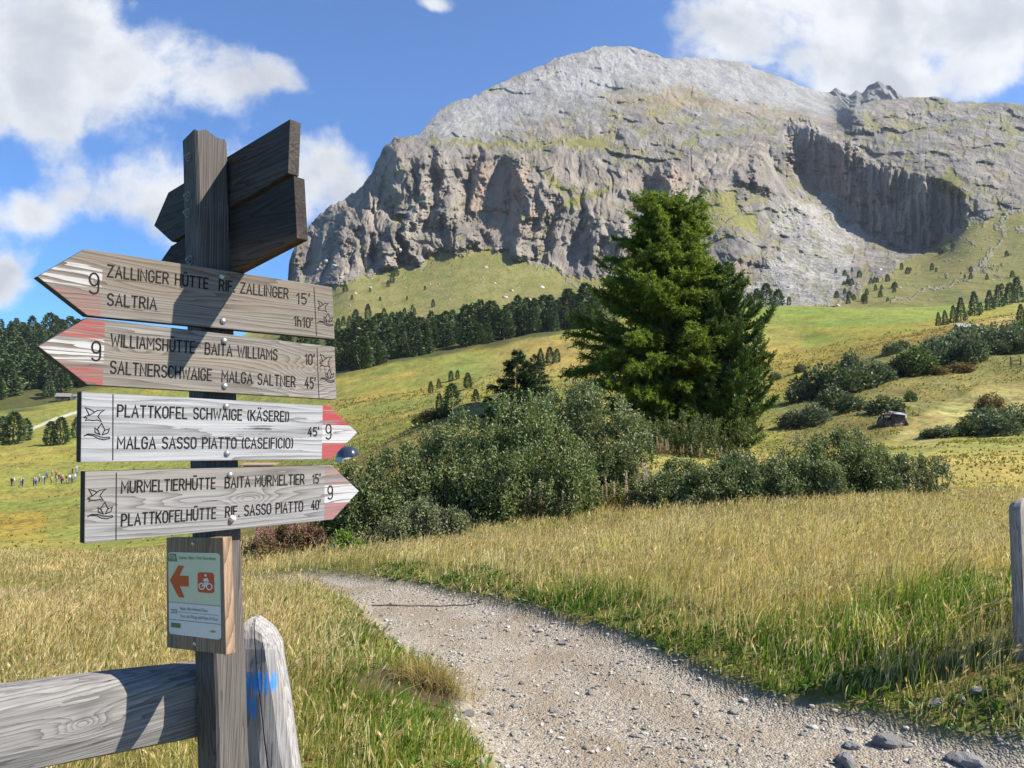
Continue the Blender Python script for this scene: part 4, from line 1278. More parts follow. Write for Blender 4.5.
e_white, e_green, e_dgreen, e_red, e_grey, e_blue = (simple(n_, c_, .25, 0, .5) for n_, c_ in (('enamel_white', (.76, .72, .66)), ('enamel_pale_green', (.62, .64, .44)), ('enamel_dark_green', (.07, .17, .07)), ('enamel_red', (.55, .05, .02)), ('enamel_grey', (.13, .14, .15)), ('enamel_gold', (.45, .32, .06))))
plate = flat('enamel_plate', [rrect(0, 0, 1, 1, .06, .035)], e_white, -.0012, mtb, .0014)
flat('green_panel', [rrect(.006, .385, .994, .885, .01, .005)], e_green, -.0018, plate)
flat('header_band', [rrect(.006, .89, .994, .99, .055, .03)], e_green, -.0020, plate)
flat('header_tab', [[(.01, .89), (.20, .89), (.17, .985), (.05, .985), (.01, .96)]], e_dgreen, -.0026, plate)
flat('rules', [[(.0, .385), (1, .385), (1, .39), (0, .39)], [(.0, .175), (1, .175), (1, .18), (0, .18)], [(.2, .275), (.97, .275), (.97, .278), (.2, .278)]], e_grey, -.0026, plate)
flat('red_arrow', [[(.04, .655), (.22, .84), (.33, .84), (.24, .72), (.42, .72), (.42, .59), (.24, .59), (.33, .455), (.22, .455)]], e_red, -.0026, plate)
flat('red_tile', [rrect(.60, .53, .90, .77, .05, .03)], e_red, -.0026, plate)
bike = ring2(.68, .605, .06, .042, .68) + ring2(.82, .605, .06, .042, .68) + [[(.67, .60), (.75, .665), (.765, .655), (.69, .595)], [(.74, .61), (.80, .68), (.815, .67), (.755, .60)], [(.72, .695), (.79, .705), (.81, .675), (.79, .67), (.74, .66), (.71, .67)], [(.735, .66), (.77, .655), (.75, .61), (.735, .61)]] + ring2(.755, .735, .022, .016, .05, 10)
flat('cyclist_pictogram', bike, e_white, -.0032, plate)
flat('logo_block', [rrect(.05, .085, .24, .14, .01, .005), ], e_dgreen, -.0026, plate)
flat('logo_wedge', [[(.80, .085), (.86, .10), (.92, .085), (.86, .07)]], e_blue, -.0026, plate)


def label_text(name, s, u, v, hgt, mat_, width, y=-.0032):
    cu = bpy.data.curves.new(name, 'FONT')
    cu.body = s
    cu.size = 1.0
    tmp = bpy.data.objects.new(name, cu)
    COL.objects.link(tmp)
    dg = bpy.context.evaluated_depsgraph_get()
    me = bpy.data.meshes.new_from_object(tmp.evaluated_get(dg))
    bpy.data.objects.remove(tmp)
    co = np.array([v_.co[:] for v_ in me.vertices])
    wd = co[:, 0].max() - co[:, 0].min()
    x0 = co[:, 0].min()
    for v_ in me.vertices:
        q = plate_map(u + (v_.co.x - x0) / wd * width, v + v_.co.y * hgt)
        v_.co = (q[0], y, q[1])
    return link(name, me, mat_, plate)


label_text('header_lettering', 'MTB', .035, .915, .07, e_white, .13)
label_text('header_lettering', 'Seiser Alm / Val Gardena', .24, .92, .055, e_dgreen, .70, -.0028)
label_text('route_digits', '253', .05, .255, .075, e_grey, .13, -.0028)
label_text('route_lettering', 'Seiser Alm Hütten-Tour', .24, .305, .055, e_grey, .54, -.0028)
label_text('route_lettering', "Tour dei Rifugi dell'Alpe di Siusi", .24, .215, .05, e_grey, .72, -.0028)
for (px, py) in ((193.5, 543.8), (195, 644)):
    a = base_f.loc(px, py)
    V, Q = dome(.0062, .004)
    link('screw', build_mesh('screw', [(x + a[0], y - .0003, z + a[1]) for x, y, z in V], Q), simple('brass_metal', (.55, .45, .28), .3, .9), mtb)

# ------------------------------------------------------------------ fences
fence = link('wooden_fence', None, loc=(-1.1, 1.7, ground_z(-1.1, 1.7)), label='weathered grey rail fence with a blue-marked split post behind the signpost', category='fence')
w_stump = wood('silver_split_wood', (.42, .40, .38), (.27, .25, .235), (.54, .52, .50), 37.0, 60, .6, axis='Z', rough_amt=3.0, blue=(.03, .16, .075, .04))
# rail: a half-round timber with a chamfered upper edge
raz = math.radians(40)
ru = np.array([math.sin(raz), math.cos(raz), 0]); rn = np.array([math.cos(raz), -math.sin(raz), 0])
p_end = at(195, 672, 1.99); p_start = at(0, 697, 1.655)
ru3 = p_end - p_start
ru3 /= np.linalg.norm(ru3)
prof = [(-.075, .0), (-.02, .004), (.0, -.004), (.016, -.02), (.024, -.035), (.026, -.09), (.022, -.125), (.006, -.168), (-.03, -.182), (-.075, -.178), (-.09, -.09)]
rail_face = Face(p_start, ru, rn)
ka = rail_face.loc(78, 722)
w_rail = wood('silver_rail_wood', (0.216, 0.206, 0.196), (0.136, 0.128, 0.120), (0.280, 0.272, 0.260), 31.0, 75, .4, rough_amt=1.6, knots=[(ka[0], ka[1], .035, .018, 5.0)])
rr = []
Ls = np.linspace(-1.7, np.linalg.norm(p_end - p_start) + .075, 60)
for L_ in Ls:
    c = p_start + ru3 * L_ + np.array([0, 0, .010])
    row = []
    for i, (a, z) in enumerate(prof):
        j = .004 * float(perlin(L_ * 2.2, i * 1.7, 0, 3)) + .0015 * float(perlin(L_ * 14, i * 2.7, 0, 4))
        row.append(c + rn * (a + j) + Zv * (z + j))
    rr.append(row)
R_ = np.array(rr)
nr, nk = R_.shape[:2]
Q = [(i * nk + k, i * nk + (k + 1) % nk, (i + 1) * nk + (k + 1) % nk, (i + 1) * nk + k) for i in range(nr - 1) for k in range(nk)]
caps = [tuple(range(nk))[::-1]]
V = R_.reshape(-1, 3)
Vc = np.concatenate([V, R_[0].mean(0)[None], R_[-1].mean(0)[None]])
T = [(k, (k + 1) % nk, len(V)) for k in range(nk)] + [((nr - 1) * nk + (k + 1) % nk, (nr - 1) * nk + k, len(V) + 1) for k in range(nk)]
Mr = Matrix.Translation(Vector(p_start)) @ Matrix.Rotation(math.atan2(ru3[1], ru3[0]), 4, 'Z')
Mi = np.array(Mr.inverted())
Vl = Vc @ Mi[:3, :3].T + Mi[:3, 3]
ro = link('rail', build_mesh('rail', Vl, Q, T, smooth=False), w_rail, fence)
ro.location = Vector(p_start) - fence.location
ro.rotation_euler = (0, 0, math.atan2(ru3[1], ru3[0]))


def split_post(name, mat_, parent, foot_, w0, w1, h, lean, seed, cut=True, rotz=0.0, depth=.09):
    """riven post: uneven section, a deep lengthwise crack, a worn rounded top"""
    prof0 = [(-.5, -.4), (-.2, -.5), (-.06, -.5), (-.045, -.30), (-.03, -.5), (.25, -.52), (.46, -.42), (.5, .1), (.42, .5), (0, .55), (-.45, .5), (-.52, .1)]
    V = []
    zs_ = np.concatenate([np.linspace(0, h * .93, 34), h * np.array([.955, .975, .99, 1.0])])
    for z in zs_:
        k = z / h
        wd = w0 * (1 - k) + w1 * k
        tp = 1.0 if k < .93 else math.sqrt(max(1 - ((k - .93) / .075) ** 2, .05))
        for i, (a, b_) in enumerate(prof0):
            j = .05 * float(perlin(a * 3 + seed, b_ * 3, z * 3.0, 5)) + .03 * float(perlin(a * 9 + seed, b_ * 9, z * 9, 6))
            crackd = 1.0 if i != 3 else (1.0 if k < .96 else 1.3)
            V.append(((a * tp + j) * wd + lean[0] * z, (b_ * crackd * tp + j) * depth + lean[1] * z, z + (.02 * (a + .2) * (-1 if a > 0 else .3) if k > .93 else 0)))
    nk = len(prof0)
    nr = len(zs_)
    Q = [(i * nk + k, i * nk + (k + 1) % nk, (i + 1) * nk + (k + 1) % nk, (i + 1) * nk + k) for i in range(nr - 1) for k in range(nk)]
    V.append(tuple(np.mean(V[-nk:], 0)))
    T = [((nr - 1) * nk + k, (nr - 1) * nk + (k + 1) % nk, len(V) - 1) for k in range(nk)]
    return link(name, build_mesh(name, V, Q, T, smooth=False), mat_, parent, foot_, (0, 0, rotz))


# split post behind the signpost: right edge seen at px 292 at the bottom, top at 618
Ys = 2.13
tp_ = at(259, 617, Ys); bt_ = at(279, 790, Ys)
gz = float(ground_z(bt_[0], Ys))
hh = tp_[2] - gz + .05
lean_x = (tp_[0] - bt_[0]) / (tp_[2] - bt_[2])
foot = Vector((tp_[0] - lean_x * hh, Ys, gz - .05))
wst = wood('silver_split_wood', (0.336, 0.320, 0.304), (0.216, 0.200, 0.188), (0.432, 0.416, 0.400), 37.0, 60, .6, axis='Z', rough_amt=3.0, blue=(float(at(264, 675, Ys)[0]) - foot.x, float(at(264, 677, Ys)[2]) - foot.z, .05, .032))
split_post('post', wst, fence, foot - fence.location, .16, .10, hh, (lean_x, 0), 2.2, rotz=0, depth=.10)

# the single post on the right
Yp = 4.6
tp_ = at(1030, 498, Yp)
gz = float(ground_z(tp_[0], Yp))
w_rpost = wood('grey_post_wood', (0.288, 0.256, 0.220), (0.176, 0.156, 0.132), (0.384, 0.344, 0.300), 43.0, 55, .5, axis='Z', rough_amt=2.2)
rp = link('fence_post', None, loc=(tp_[0] - .035, Yp, gz), label='grey weathered fence post standing in green grass at the right edge', category='fence post')
split_post('post_shaft', w_rpost, rp, (0, 0, -.1), .25, .23, tp_[2] - gz + .1, (.012, 0), 7.9, depth=.08, rotz=.5)
# ------------------------------------------------------------------ vegetation helpers
def foliage(name, transl=.3, rough=.5, spec=.3, under=None, vary=.25):
    m, t, b = material(name)
    c = t.attr('col', 'Color')
    oi = t.n('ShaderNodeObjectInfo').outputs['Random']
    c = t.mix(t.m('MULTIPLY', oi, vary), c, t.mix(1.0, c, (.72, .86, .9), 'MULTIPLY'))
    if under is not None:
        bf = t.n('ShaderNodeNewGeometry').outputs['Backfacing']
        c = t.mix(bf, c, under)
    t.put(b.inputs['Base Color'], c)
    b.inputs['Roughness'].default_value = rough
    b.inputs['Specular IOR Level'].default_value = spec
    tr = t.n('ShaderNodeBsdfTranslucent')
    t.put(tr.inputs[0], t.mix(1.0, c, (1.1, 1.15, .6), 'MULTIPLY'))
    mx = t.n('ShaderNodeMixShader')
    mx.inputs[0].default_value = transl
    t.put(mx.inputs[1], b.outputs[0])
    t.put(mx.inputs[2], tr.outputs[0])
    out = [n for n in t.t.nodes if n.type == 'OUTPUT_MATERIAL'][0]
    t.put(out.inputs[0], mx.outputs[0])
    return m


def unit(v):
    return v / np.maximum(np.linalg.norm(v, axis=-1, keepdims=True), 1e-9)


def leaf_quads(P, D, L, W, col, r, cup=.0):
    """one diamond leaf per point: P base, D direction, L length, W width, col rgb"""
    n = len(P)
    D = unit(D)
    S = unit(np.cross(D, unit(r.normal(size=(n, 3)))))
    L, W = np.broadcast_to(L, n)[:, None], np.broadcast_to(W, n)[:, None]
    V = np.stack([P, P + D * L * .5 + S * W * .5, P + D * L, P + D * L * .5 - S * W * .5], 1).reshape(-1, 3)
    Q = np.arange(n * 4).reshape(n, 4)
    return V, Q, np.repeat(col, 4, 0)


def tube(pts, radii, sides=7):
    pts = np.asarray(pts, float)
    V, Q = [], []
    for i, p in enumerate(pts):
        t_ = unit(pts[min(i + 1, len(pts) - 1)] - pts[max(i - 1, 0)])
        a = unit(np.cross(t_, [0.3, .9, .2] if abs(t_[1]) < .8 else [1, 0, 0]))
        b_ = np.cross(t_, a)
        for k in range(sides):
            an = 2 * math.pi * k / sides
            V.append(p + radii[i] * (a * math.cos(an) + b_ * math.sin(an)))
    for i in range(len(pts) - 1):
        for k in range(sides):
            Q.append((i * sides + k, i * sides + (k + 1) % sides, (i + 1) * sides + (k + 1) % sides, (i + 1) * sides + k))
    return np.array(V), np.array(Q)


def merge(parts):
    V, Q, o = [], [], 0
    for v, q in parts:
        V.append(v)
        Q.append(np.asarray(q) + o)
        o += len(v)
    return np.concatenate(V), np.concatenate(Q)


def bark(name, c):
    m, t, b = material(name)
    o = t.n('ShaderNodeTexCoord').outputs['Object']
    mp = t.n('ShaderNodeMapping')
    t.put(mp.inputs[0], o)
    mp.inputs['Scale'].default_value = (9, 9, 2)
    nz = t.noise(mp.outputs[0], 2.0, 5.0, .7)
    t.put(b.inputs['Base Color'], t.mix(nz, tuple(x * .5 for x in c), tuple(x * 1.5 for x in c)))
    b.inputs['Roughness'].default_value = .95
    t.put(b.inputs['Normal'], t.bump(nz, .03, .8))
    return m


m_bark = bark('grey_brown_bark', (.12, .095, .075))
m_larch = foliage('larch_needles', .48, .6, .15)
m_pine = foliage('pine_needles', .2, .5, .25)
m_willow = foliage('willow_leaves', .28, .5, .22, under=(.22, .24, .12))
m_herb = foliage('herb_leaves', .35, .5, .3)
m_far = foliage('distant_needles', .15, .7, .1, vary=.6)
m_fluff = foliage('seed_fluff', .4, .8, .1)


def mixcol(r, n, a, b_, jitter=.18):
    k = r.random((n, 1))
    return np.clip((np.asarray(a) * (1 - k) + np.asarray(b_) * k) * (1 + jitter * r.normal(size=(n, 1))), .004, 1)


def hit(px, py, ymin=45.0, ymax=900.0):
    """where the line of sight through a pixel first meets the ground beyond ymin"""
    ys = np.exp(np.linspace(math.log(ymin), math.log(ymax), 900))
    a, b_ = ray_xz(px, py)
    x, zr = a * ys, EYE + b_ * ys
    zg = ground_z(x, ys)
    k = np.nonzero(zg >= zr)[0]
    if len(k) == 0:
        k = [int(np.argmin(np.abs(zg - zr)))]
    y = float(ys[k[0]])
    return float(a * y), y, float(zg[k[0]])


def mountain_at(px, py):
    c = int(np.argmin(np.abs(pxc - px)))
    r_ = int(np.argmin(np.abs(PYm[:, c] - py)))
    return P[r_, c]


def conifer_branches(r, height, prof, nb, droop, lift, twig, needle, c0, c1, taper_top=.06, sweep=0.0, base_h=.04, side=None, dens=1.0, lean=(0, 0)):
    """limbs with side twigs carrying needle tufts; prof(t, azimuth) is the crown radius at height fraction t"""
    wood_, LV, LQ, LC_ = [], [], [], []
    off = 0
    trunk_pts = [np.array([lean[0] * k * k, lean[1] * k * k, k * height]) for k in np.linspace(0, 1, 12)]
    for i in range(nb):
        t_ = base_h + (1 - base_h) * (i + r.random()) / nb
        t_ = min(t_, .985)
        az = i * 2.39996 + r.normal() * .35
        R = prof(t_, az) * (.78 + .34 * r.random())
        k = t_
        root = np.array([lean[0] * k * k, lean[1] * k * k, k * height])
        n = 9
        u = np.linspace(0, 1, n)
        out = np.array([math.cos(az), math.sin(az), 0])
        sidev = np.array([-out[1], out[0], 0])
        zc = (lift + .30 * r.normal()) * (1 - t_ * .3) * u - droop * (1 - t_) * u ** 1.6 + sweep * u ** 3
        wig = .06 * R * np.cumsum(r.normal(size=n)) / 3
        pts = root + out * (u * R)[:, None] + sidev * wig[:, None] + np.array([0, 0, 1]) * (zc * R)[:, None]
        rad = (.012 + .035 * (1 - t_)) * height / 8 * (1 - .85 * u) * max(R / 1.2, .5)
        wood_.append(tube(pts, rad, 5))
        # twigs
        nt = int(max(5, R * twig * 6) * dens)
        for j in range(nt):
            s = .12 + .88 * r.random() ** .8
            f = s * (n - 1)
            k0 = min(int(f), n - 2)
            p = pts[k0] * (1 - (f - k0)) + pts[k0 + 1] * (f - k0)
            ax = unit(pts[k0 + 1] - pts[k0])
            sgn = 1 if r.random() < .5 else -1
            d = unit(ax * (.5 + .5 * r.random()) + sidev * sgn * (.35 + .7 * r.random()) + np.array([0, 0, 1]) * (r.normal() * .42 - droop * .35 + sweep * .8))
            tl = (.16 + .34 * r.random()) * (1.1 - .55 * s) * (R ** .5) * .75
            m_ = int(max(3, tl * 26))
            uu = np.linspace(0.05, 1, m_)
            q = p + d * (uu * tl)[:, None] + np.array([0, 0, -1]) * (droop * .35 * tl * uu ** 2)[:, None] + np.array([0, 0, 1]) * (sweep * .5 * tl * uu ** 2)[:, None]
            kq = 3
            Pq = np.repeat(q, kq, 0)
            Dq = np.repeat(np.broadcast_to(d, (m_, 3)), kq, 0) * .8 + r.normal(size=(m_ * kq, 3)) * .62
            if sweep > 0:
                Dq[:, 2] += .45
            col = mixcol(r, m_ * kq, c0, c1)
            v, qd, cc = leaf_quads(Pq, Dq, needle * (.7 + .6 * r.random(m_ * kq)), needle * .26, col, r)
            LV.append(v)
            LQ.append(qd + off)
            LC_.append(cc)
            off += len(v)
    tr = tube(trunk_pts, [height * .017 * (1 - .93 * k) + .008 for k in np.linspace(0, 1, 12)], 10)
    return tr, merge(wood_), (np.concatenate(LV), np.concatenate(LQ), np.concatenate(LC_))


def plant_tree(name, loc, built, mat_leaf, rotz=0.0, **props):
    root = link(name, None, loc=loc, **props)
    root.rotation_euler = (0, 0, rotz)
    tr, limbs, (v, q, c) = built
    link('trunk', build_mesh('trunk', *tr), m_bark, root)
    link('limbs', build_mesh('limbs', *limbs), m_bark, root)
    link('crown', build_mesh('crown', v, q, attrs={'col': c}, smooth=False), mat_leaf, root)
    return root


# ---- the big larch on the knoll
YL = 27.0
r = np.random.default_rng(11)
xl = float(at(673, 430, YL)[0])
zl = float(ground_z(xl, YL))
HL = float(at(664, 196, YL)[2]) - zl


def larch_prof(t, az):
    # broad skirts reaching further on the left, an upright flank on the right, a blunt top
    Lf = np.interp(t, [0, .10, .22, .37, .45, .58, .70, .82, .92, 1], [1.9, 2.3, 2.9, 3.3, 2.8, 2.35, 2.1, 1.6, 1.15, .55])
    Rt = np.interp(t, [0, .15, .35, .58, .70, .82, .92, 1], [1.3, 1.5, 1.6, 1.5, 1.45, 1.35, 1.15, .4])
    k = .5 + .5 * math.cos(az)
    k = k * k * (3 - 2 * k)
    return (Lf * (1 - k) + Rt * k) * (1 + .10 * math.sin(3 * az + t * 17))


b_ = conifer_branches(r, HL, larch_prof, 400, .30, .42, 5.0, .125, (.085, .125, .020), (.22, .275, .052), dens=.95, lean=(.0, 0))
plant_tree('larch_tree', (xl, YL, zl - .1), b_, m_larch, label='tall feathery green larch standing on the knoll in the middle', category='tree')
# ---- the stone pine beside it
r = np.random.default_rng(12)
xp = float(at(726, 430, YL - .5)[0])
zp = float(ground_z(xp, YL - .5))
HP = float(at(722, 262, YL - .5)[2]) - zp


def pine_prof(t, az):
    R = np.interp(t, [0, .1, .3, .5, .7, .88, 1], [.9, 1.15, 1.55, 1.35, 1.0, .62, .25])
    return R * (1 + .12 * math.sin(2.4 * az + t * 13)) * (1 + .1 * math.cos(az))


b_ = conifer_branches(r, HP, pine_prof, 170, -.10, .24, 5.4, .125, (.045, .080, .018), (.115, .17, .035), sweep=.30, dens=1.3)
plant_tree('stone_pine', (xp, YL - .5, zp - .1), b_, m_pine, label='dense dark green pine with upswept shoots right against the larch', category='tree')
# ---- two small dark spruces behind the bushes
for k, (px, topy, Y, lab) in enumerate(((517, 349, 23.0, 'small dark spruce behind the big willow bush, left of a pair'), (536, 353, 24.0, 'small dark spruce with bare lower twigs, right of a pair behind the bush'))):
    r = np.random.default_rng(20 + k)
    x = float(at(px, 400, Y)[0])
    z = float(ground_z(x, Y))
    h = float(at(px, topy, Y)[2]) - z
    b_ = conifer_branches(r, h, lambda t, az: np.interp(t, [0, .15, .5, .85, 1], [1.0, 1.05, .72, .28, .05]) * (1.15 - .25 * k), 84 - 20 * k, .2, .12, 6.5, .085, (.016, .030, .010), (.040, .066, .020), dens=2.2 - .7 * k)
    plant_tree('small_spruce', (x, Y, z - .05), b_, m_pine, label=lab, category='tree')


# ---- willow bushes
def bush(name, lobes, n, leaf, c0, c1, label, mat_=None, seed=1, Y0=None, upright=.5, cat='bush', red=0.0, group=None):
    """lobes: (px, py, radius px, Y). Leaves sit on twigs that fan out inside each lobe; the outline stays ragged"""
    r = np.random.default_rng(seed)
    C = np.array([at(px, py, Y) for px, py, rp, Y in lobes])
    Rr = np.array([rp * Y / FPX for px, py, rp, Y in lobes])
    gl = ground_z(C[:, 0], C[:, 1])
    low = C[:, 2] - gl > Rr * .5
    C2 = C[low].copy()
    C2[:, 2] = gl[low] + Rr[low] * .45
    C, Rr = np.concatenate([C, C2]), np.concatenate([Rr, Rr[low] * .95])
    bx, by = C[:, 0].mean(), C[:, 1].mean()
    bz = float(ground_z(bx, by))
    w_ = Rr ** 2
    ntw = int(n * 2.2) // 9
    # every lobe carries a dozen smaller heads of foliage with dark gaps between them
    per = 28
    hd = unit(r.normal(size=(len(C) * per, 3)) + np.array([0, -.25, .25]))
    hc = np.repeat(C, per, 0) + hd * (np.repeat(Rr, per) * (.70 + .16 * r.random(len(C) * per)))[:, None]
    hr = np.repeat(Rr, per) * (.21 + .15 * r.random(len(C) * per))
    li = r.choice(len(hc), ntw, p=hr ** 2 / (hr ** 2).sum())
    d = unit(r.normal(size=(ntw, 3)) + .8 * hd[li] + np.array([0, 0, .25]))
    tip = hc[li] + d * (hr[li] * (.35 + .75 * r.random(ntw) ** .5))[:, None]
    li = li // per
    gz = ground_z(tip[:, 0], tip[:, 1])
    ok = tip[:, 2] > gz + .02
    tip, d, li = tip[ok], d[ok], li[ok]
    ntw = len(tip)
    td = unit(d * .6 + np.array([0, 0, upright + .3]) + r.normal(size=(ntw, 3)) * .35)
    tl = leaf * (3.0 + 3.5 * r.random(ntw))
    k = 9
    s = np.tile(np.linspace(0, 1, k), ntw)
    base = np.repeat(tip, k, 0) - np.repeat(td, k, 0) * (np.repeat(tl, k) * (1 - s))[:, None]
    ld = np.repeat(td, k, 0) * .55 + r.normal(size=(ntw * k, 3)) * .75
    ld[:, 2] += .15
    col = mixcol(r, ntw * k, c0, c1, .22)
    if red:
        rr_ = r.random(ntw) < red
        col[np.repeat(rr_, k)] = mixcol(r, int(rr_.sum()) * k, (.16, .075, .035), (.24, .13, .06))
    V, Q, cc = leaf_quads(base, ld, leaf * (.7 + .6 * r.random(ntw * k)), leaf * .48, col, r)
    root = link(name, None, loc=(bx, by, bz), label=label, category=cat)
    if group:
        root['group'] = group
    o0 = np.array([bx, by, bz])
    link('leaves', build_mesh('leaves', V - o0, Q, attrs={'col': cc}, smooth=False), mat_ or m_willow, root)
    st_ = []
    for q in range(min(60, 14 * len(C))):
        j = r.integers(ntw)
        foot = np.array([C[li[j], 0] + r.normal() * .12, C[li[j], 1] + r.normal() * .12, 0])
        foot[2] = float(ground_z(foot[0], foot[1])) - .05
        mid = (foot + tip[j]) / 2 + r.normal(size=3) * .06
        mid[2] += .12
        st_.append(tube([foot, mid, tip[j]], [.014, .009, .003], 5))
    sv, sq = merge(st_)
    link('stems', build_mesh('stems', sv - o0, sq), m_bark, root)
    return root


WG0, WG1 = (.055, .092, .020), (.175, .22, .066)
bush('willow_bush', [(505, 472, 48, 14.3), (470, 450, 38, 14.6), (540, 455, 42, 14.6), (520, 425, 36, 15.0), (560, 480, 40, 14.2), (480, 490, 36, 14.0), (455, 485, 28, 14.2)], 30000, .062, WG0, (.16, .21, .062), 'large round grey-green willow bush in the centre beyond the path', seed=31, red=.006)
bush('willow_bush', [(600, 430, 40, 16.0), (575, 410, 32, 16.4), (620, 455, 38, 15.8), (590, 465, 40, 15.6), (560, 420, 30, 16.6), (628, 430, 22, 16.0)], 25000, .062, (.07, .10, .028), (.185, .22, .08), 'tall paler willow bush with a few reddish twigs left of the larch', seed=32, red=.03)
bush('willow_bush', [(405, 475, 34, 14.6), (375, 490, 36, 14.4), (430, 470, 36, 15.2), (350, 510, 30, 14.0), (420, 505, 36, 14.2), (385, 525, 34, 13.6), (445, 455, 30, 16), (330, 515, 24, 13.9)], 27000, .058, (.045, .072, .014), (.14, .175, .045), 'dark green willow bush just right of the lowest arrow board', seed=33)
bush('grey_willow_shrub', [(420, 522, 24, 12.6), (395, 535, 22, 12.3), (440, 530, 24, 12.6), (375, 545, 16, 12.1), (455, 520, 14, 12.8)], 9500, .048, (.075, .09, .045), (.17, .185, .105), 'low grey-leaved shrub at the path edge in front of the dark willow', seed=34)
bush('leafy_herb_clump', [(345, 546, 15, 11.9), (335, 552, 11, 11.7), (358, 553, 10, 11.7)], 3600, .05, (.10, .17, .02), (.22, .31, .045), 'bright green herb clump beside the path under the bushes', mat_=m_herb, seed=35)
bush('dry_fireweed_clump', [(292, 540, 18, 13.2), (272, 545, 16, 13.4), (312, 538, 14, 13.0), (255, 548, 10, 13.5)], 4600, .05, (.10, .06, .03), (.20, .115, .065), 'reddish brown withering fireweed clump right of the signpost', mat_=m_herb, seed=36, upright=1.2)
bush('willow_bush', [(665, 492, 22, 14.2), (700, 485, 26, 14.2), (735, 480, 28, 14.3), (645, 497, 16, 14.1), (760, 480, 26, 14.4), (680, 475, 18, 14.5)], 17000, .055, (.045, .075, .022), (.14, .18, .062), 'long low willow hedge bush in front of the mown strip, left end', seed=37)
bush('willow_bush', [(800, 468, 30, 14.6), (835, 460, 30, 14.8), (865, 465, 26, 14.8), (820, 480, 26, 14.3), (785, 484, 22, 14.2), (850, 440, 14, 14.9), (880, 472, 20, 14.7)], 19000, .055, (.045, .08, .024), (.15, .19, .07), 'glossy willow bush forming the tall middle of the low hedge', seed=38)
bush('willow_bush', [(905, 468, 16, 14.9), (925, 468, 13, 15.0), (940, 466, 9, 15.1), (890, 478, 12, 14.8)], 4200, .052, (.06, .085, .035), (.15, .18, .085), 'thin outermost willow sprays at the right end of the hedge', seed=39)
bush('fireweed_thicket', [(680, 428, 19, 24.5), (660, 434, 17, 24.3), (702, 430, 17, 24.5), (722, 430, 14, 25), (745, 425, 10, 25), (640, 436, 14, 24.2)], 8000, .07, (.07, .10, .03), (.16, .18, .07), 'leafy fireweed thicket at the foot of the larch', mat_=m_herb, seed=40, upright=1.0)
bush('weedy_clump', [(590, 510, 24, 14.6), (620, 505, 22, 14.8), (560, 520, 18, 14.3), (640, 505, 16, 14.8)], 5200, .05, (.10, .14, .03), (.20, .23, .06), 'yellow-green weeds between the big bush and the hedge', mat_=m_herb, seed=41, upright=.9)

# ---- fireweed stalks gone to white seed
r = np.random.default_rng(50)


def fireweed(seed, red):
    r = np.random.default_rng(seed)
    h = .9
    st_ = tube([(0, 0, 0), (.02, .01, h * .5), (.03, .0, h)], [.006, .005, .002], 5)
    n = 120
    zz = h * (.45 + .57 * r.random(n))
    rad = .045 * (1 - (zz / h - .45) / .62)
    an = r.random(n) * 6.283
    Pq = np.stack([np.cos(an) * rad * r.random(n) + .025, np.sin(an) * rad * r.random(n), zz], 1)
    c = mixcol(r, n, (.52, .36, .33) if not red else (.36, .12, .17), (.74, .62, .56) if not red else (.52, .28, .28), .1)
    v1, q1, c1 = leaf_quads(Pq, r.normal(size=(n, 3)) + [0, 0, .8], .045, .016, c, r)
    n = 60
    zz = h * (.1 + .5 * r.random(n))
    an = r.random(n) * 6.283
    Pq = np.stack([.01 * np.cos(an), .01 * np.sin(an), zz], 1)
    D = np.stack([np.cos(an), np.sin(an), .3 * r.normal(size=n)], 1)
    v2, q2, c2 = leaf_quads(Pq, D, .12, .022, mixcol(r, n, (.10, .12, .04), (.24, .13, .06)), r)
    return st_, (v1, q1, c1), (v2, q2, c2)


protos = []
for k in range(4):
    (sv, sq), (v1, q1, c1), (v2, q2, c2) = fireweed(60 + k, k == 3)
    protos.append((build_mesh('stalk', sv, sq, attrs={'col': np.full((len(sv), 3), .16) * [1.3, .8, .6]}), build_mesh('seed_spike', v1, q1, attrs={'col': c1}, smooth=False), build_mesh('stalk_leaves', v2, q2, attrs={'col': c2}, smooth=False)))
    for me_ in protos[-1]:
        me_.materials.append(m_fluff if me_.name.startswith('seed') else m_herb)
FW = []
for i in range(26):
    FW.append((r.uniform(572, 655), r.uniform(14.4, 16.0) if i % 2 else r.uniform(14.0, 14.8), r.choice([0, 1, 2])))
for i in range(16):
    FW.append((r.uniform(655, 730), r.uniform(23.2, 24.0), r.choice([0, 1, 2])))
for i in range(7):
    FW.append((r.uniform(738, 768), r.uniform(23.5, 25), r.choice([0, 1, 2])))
for i in range(5):
    FW.append((r.uniform(655, 680), r.uniform(23.4, 24.0), 3))
for i in range(14):
    FW.append((r.uniform(258, 325), r.uniform(12.2, 13.4), 3))
for i in range(3):
    FW.append((r.uniform(520, 570), r.uniform(13.4, 13.7), r.choice([0, 1, 2])))
for (px, Y, k) in FW:
    x = float(at(px, 450, Y)[0])
    z = float(ground_z(x, Y))
    lab = 'fireweed stalk gone to white fluffy seed' if k != 3 else 'fireweed stalk with dark pink withering spike'
    fo = link('fireweed', None, loc=(x, Y, z - .03), rot=(r.normal() * .06, r.normal() * .08, r.random() * 6.28), label=lab, category='wildflower', group='white seeding fireweed by the bushes' if k != 3 else 'pink fireweed by the bushes')
    sc_ = r.uniform(.6, 1.1) * (.62 if Y > 20 else .8)
    fo.scale = (sc_,) * 3
    for nm, me_ in zip(('stalk', 'seed_spike', 'stalk_leaves'), protos[k]):
        link(nm, me_, parent=fo)


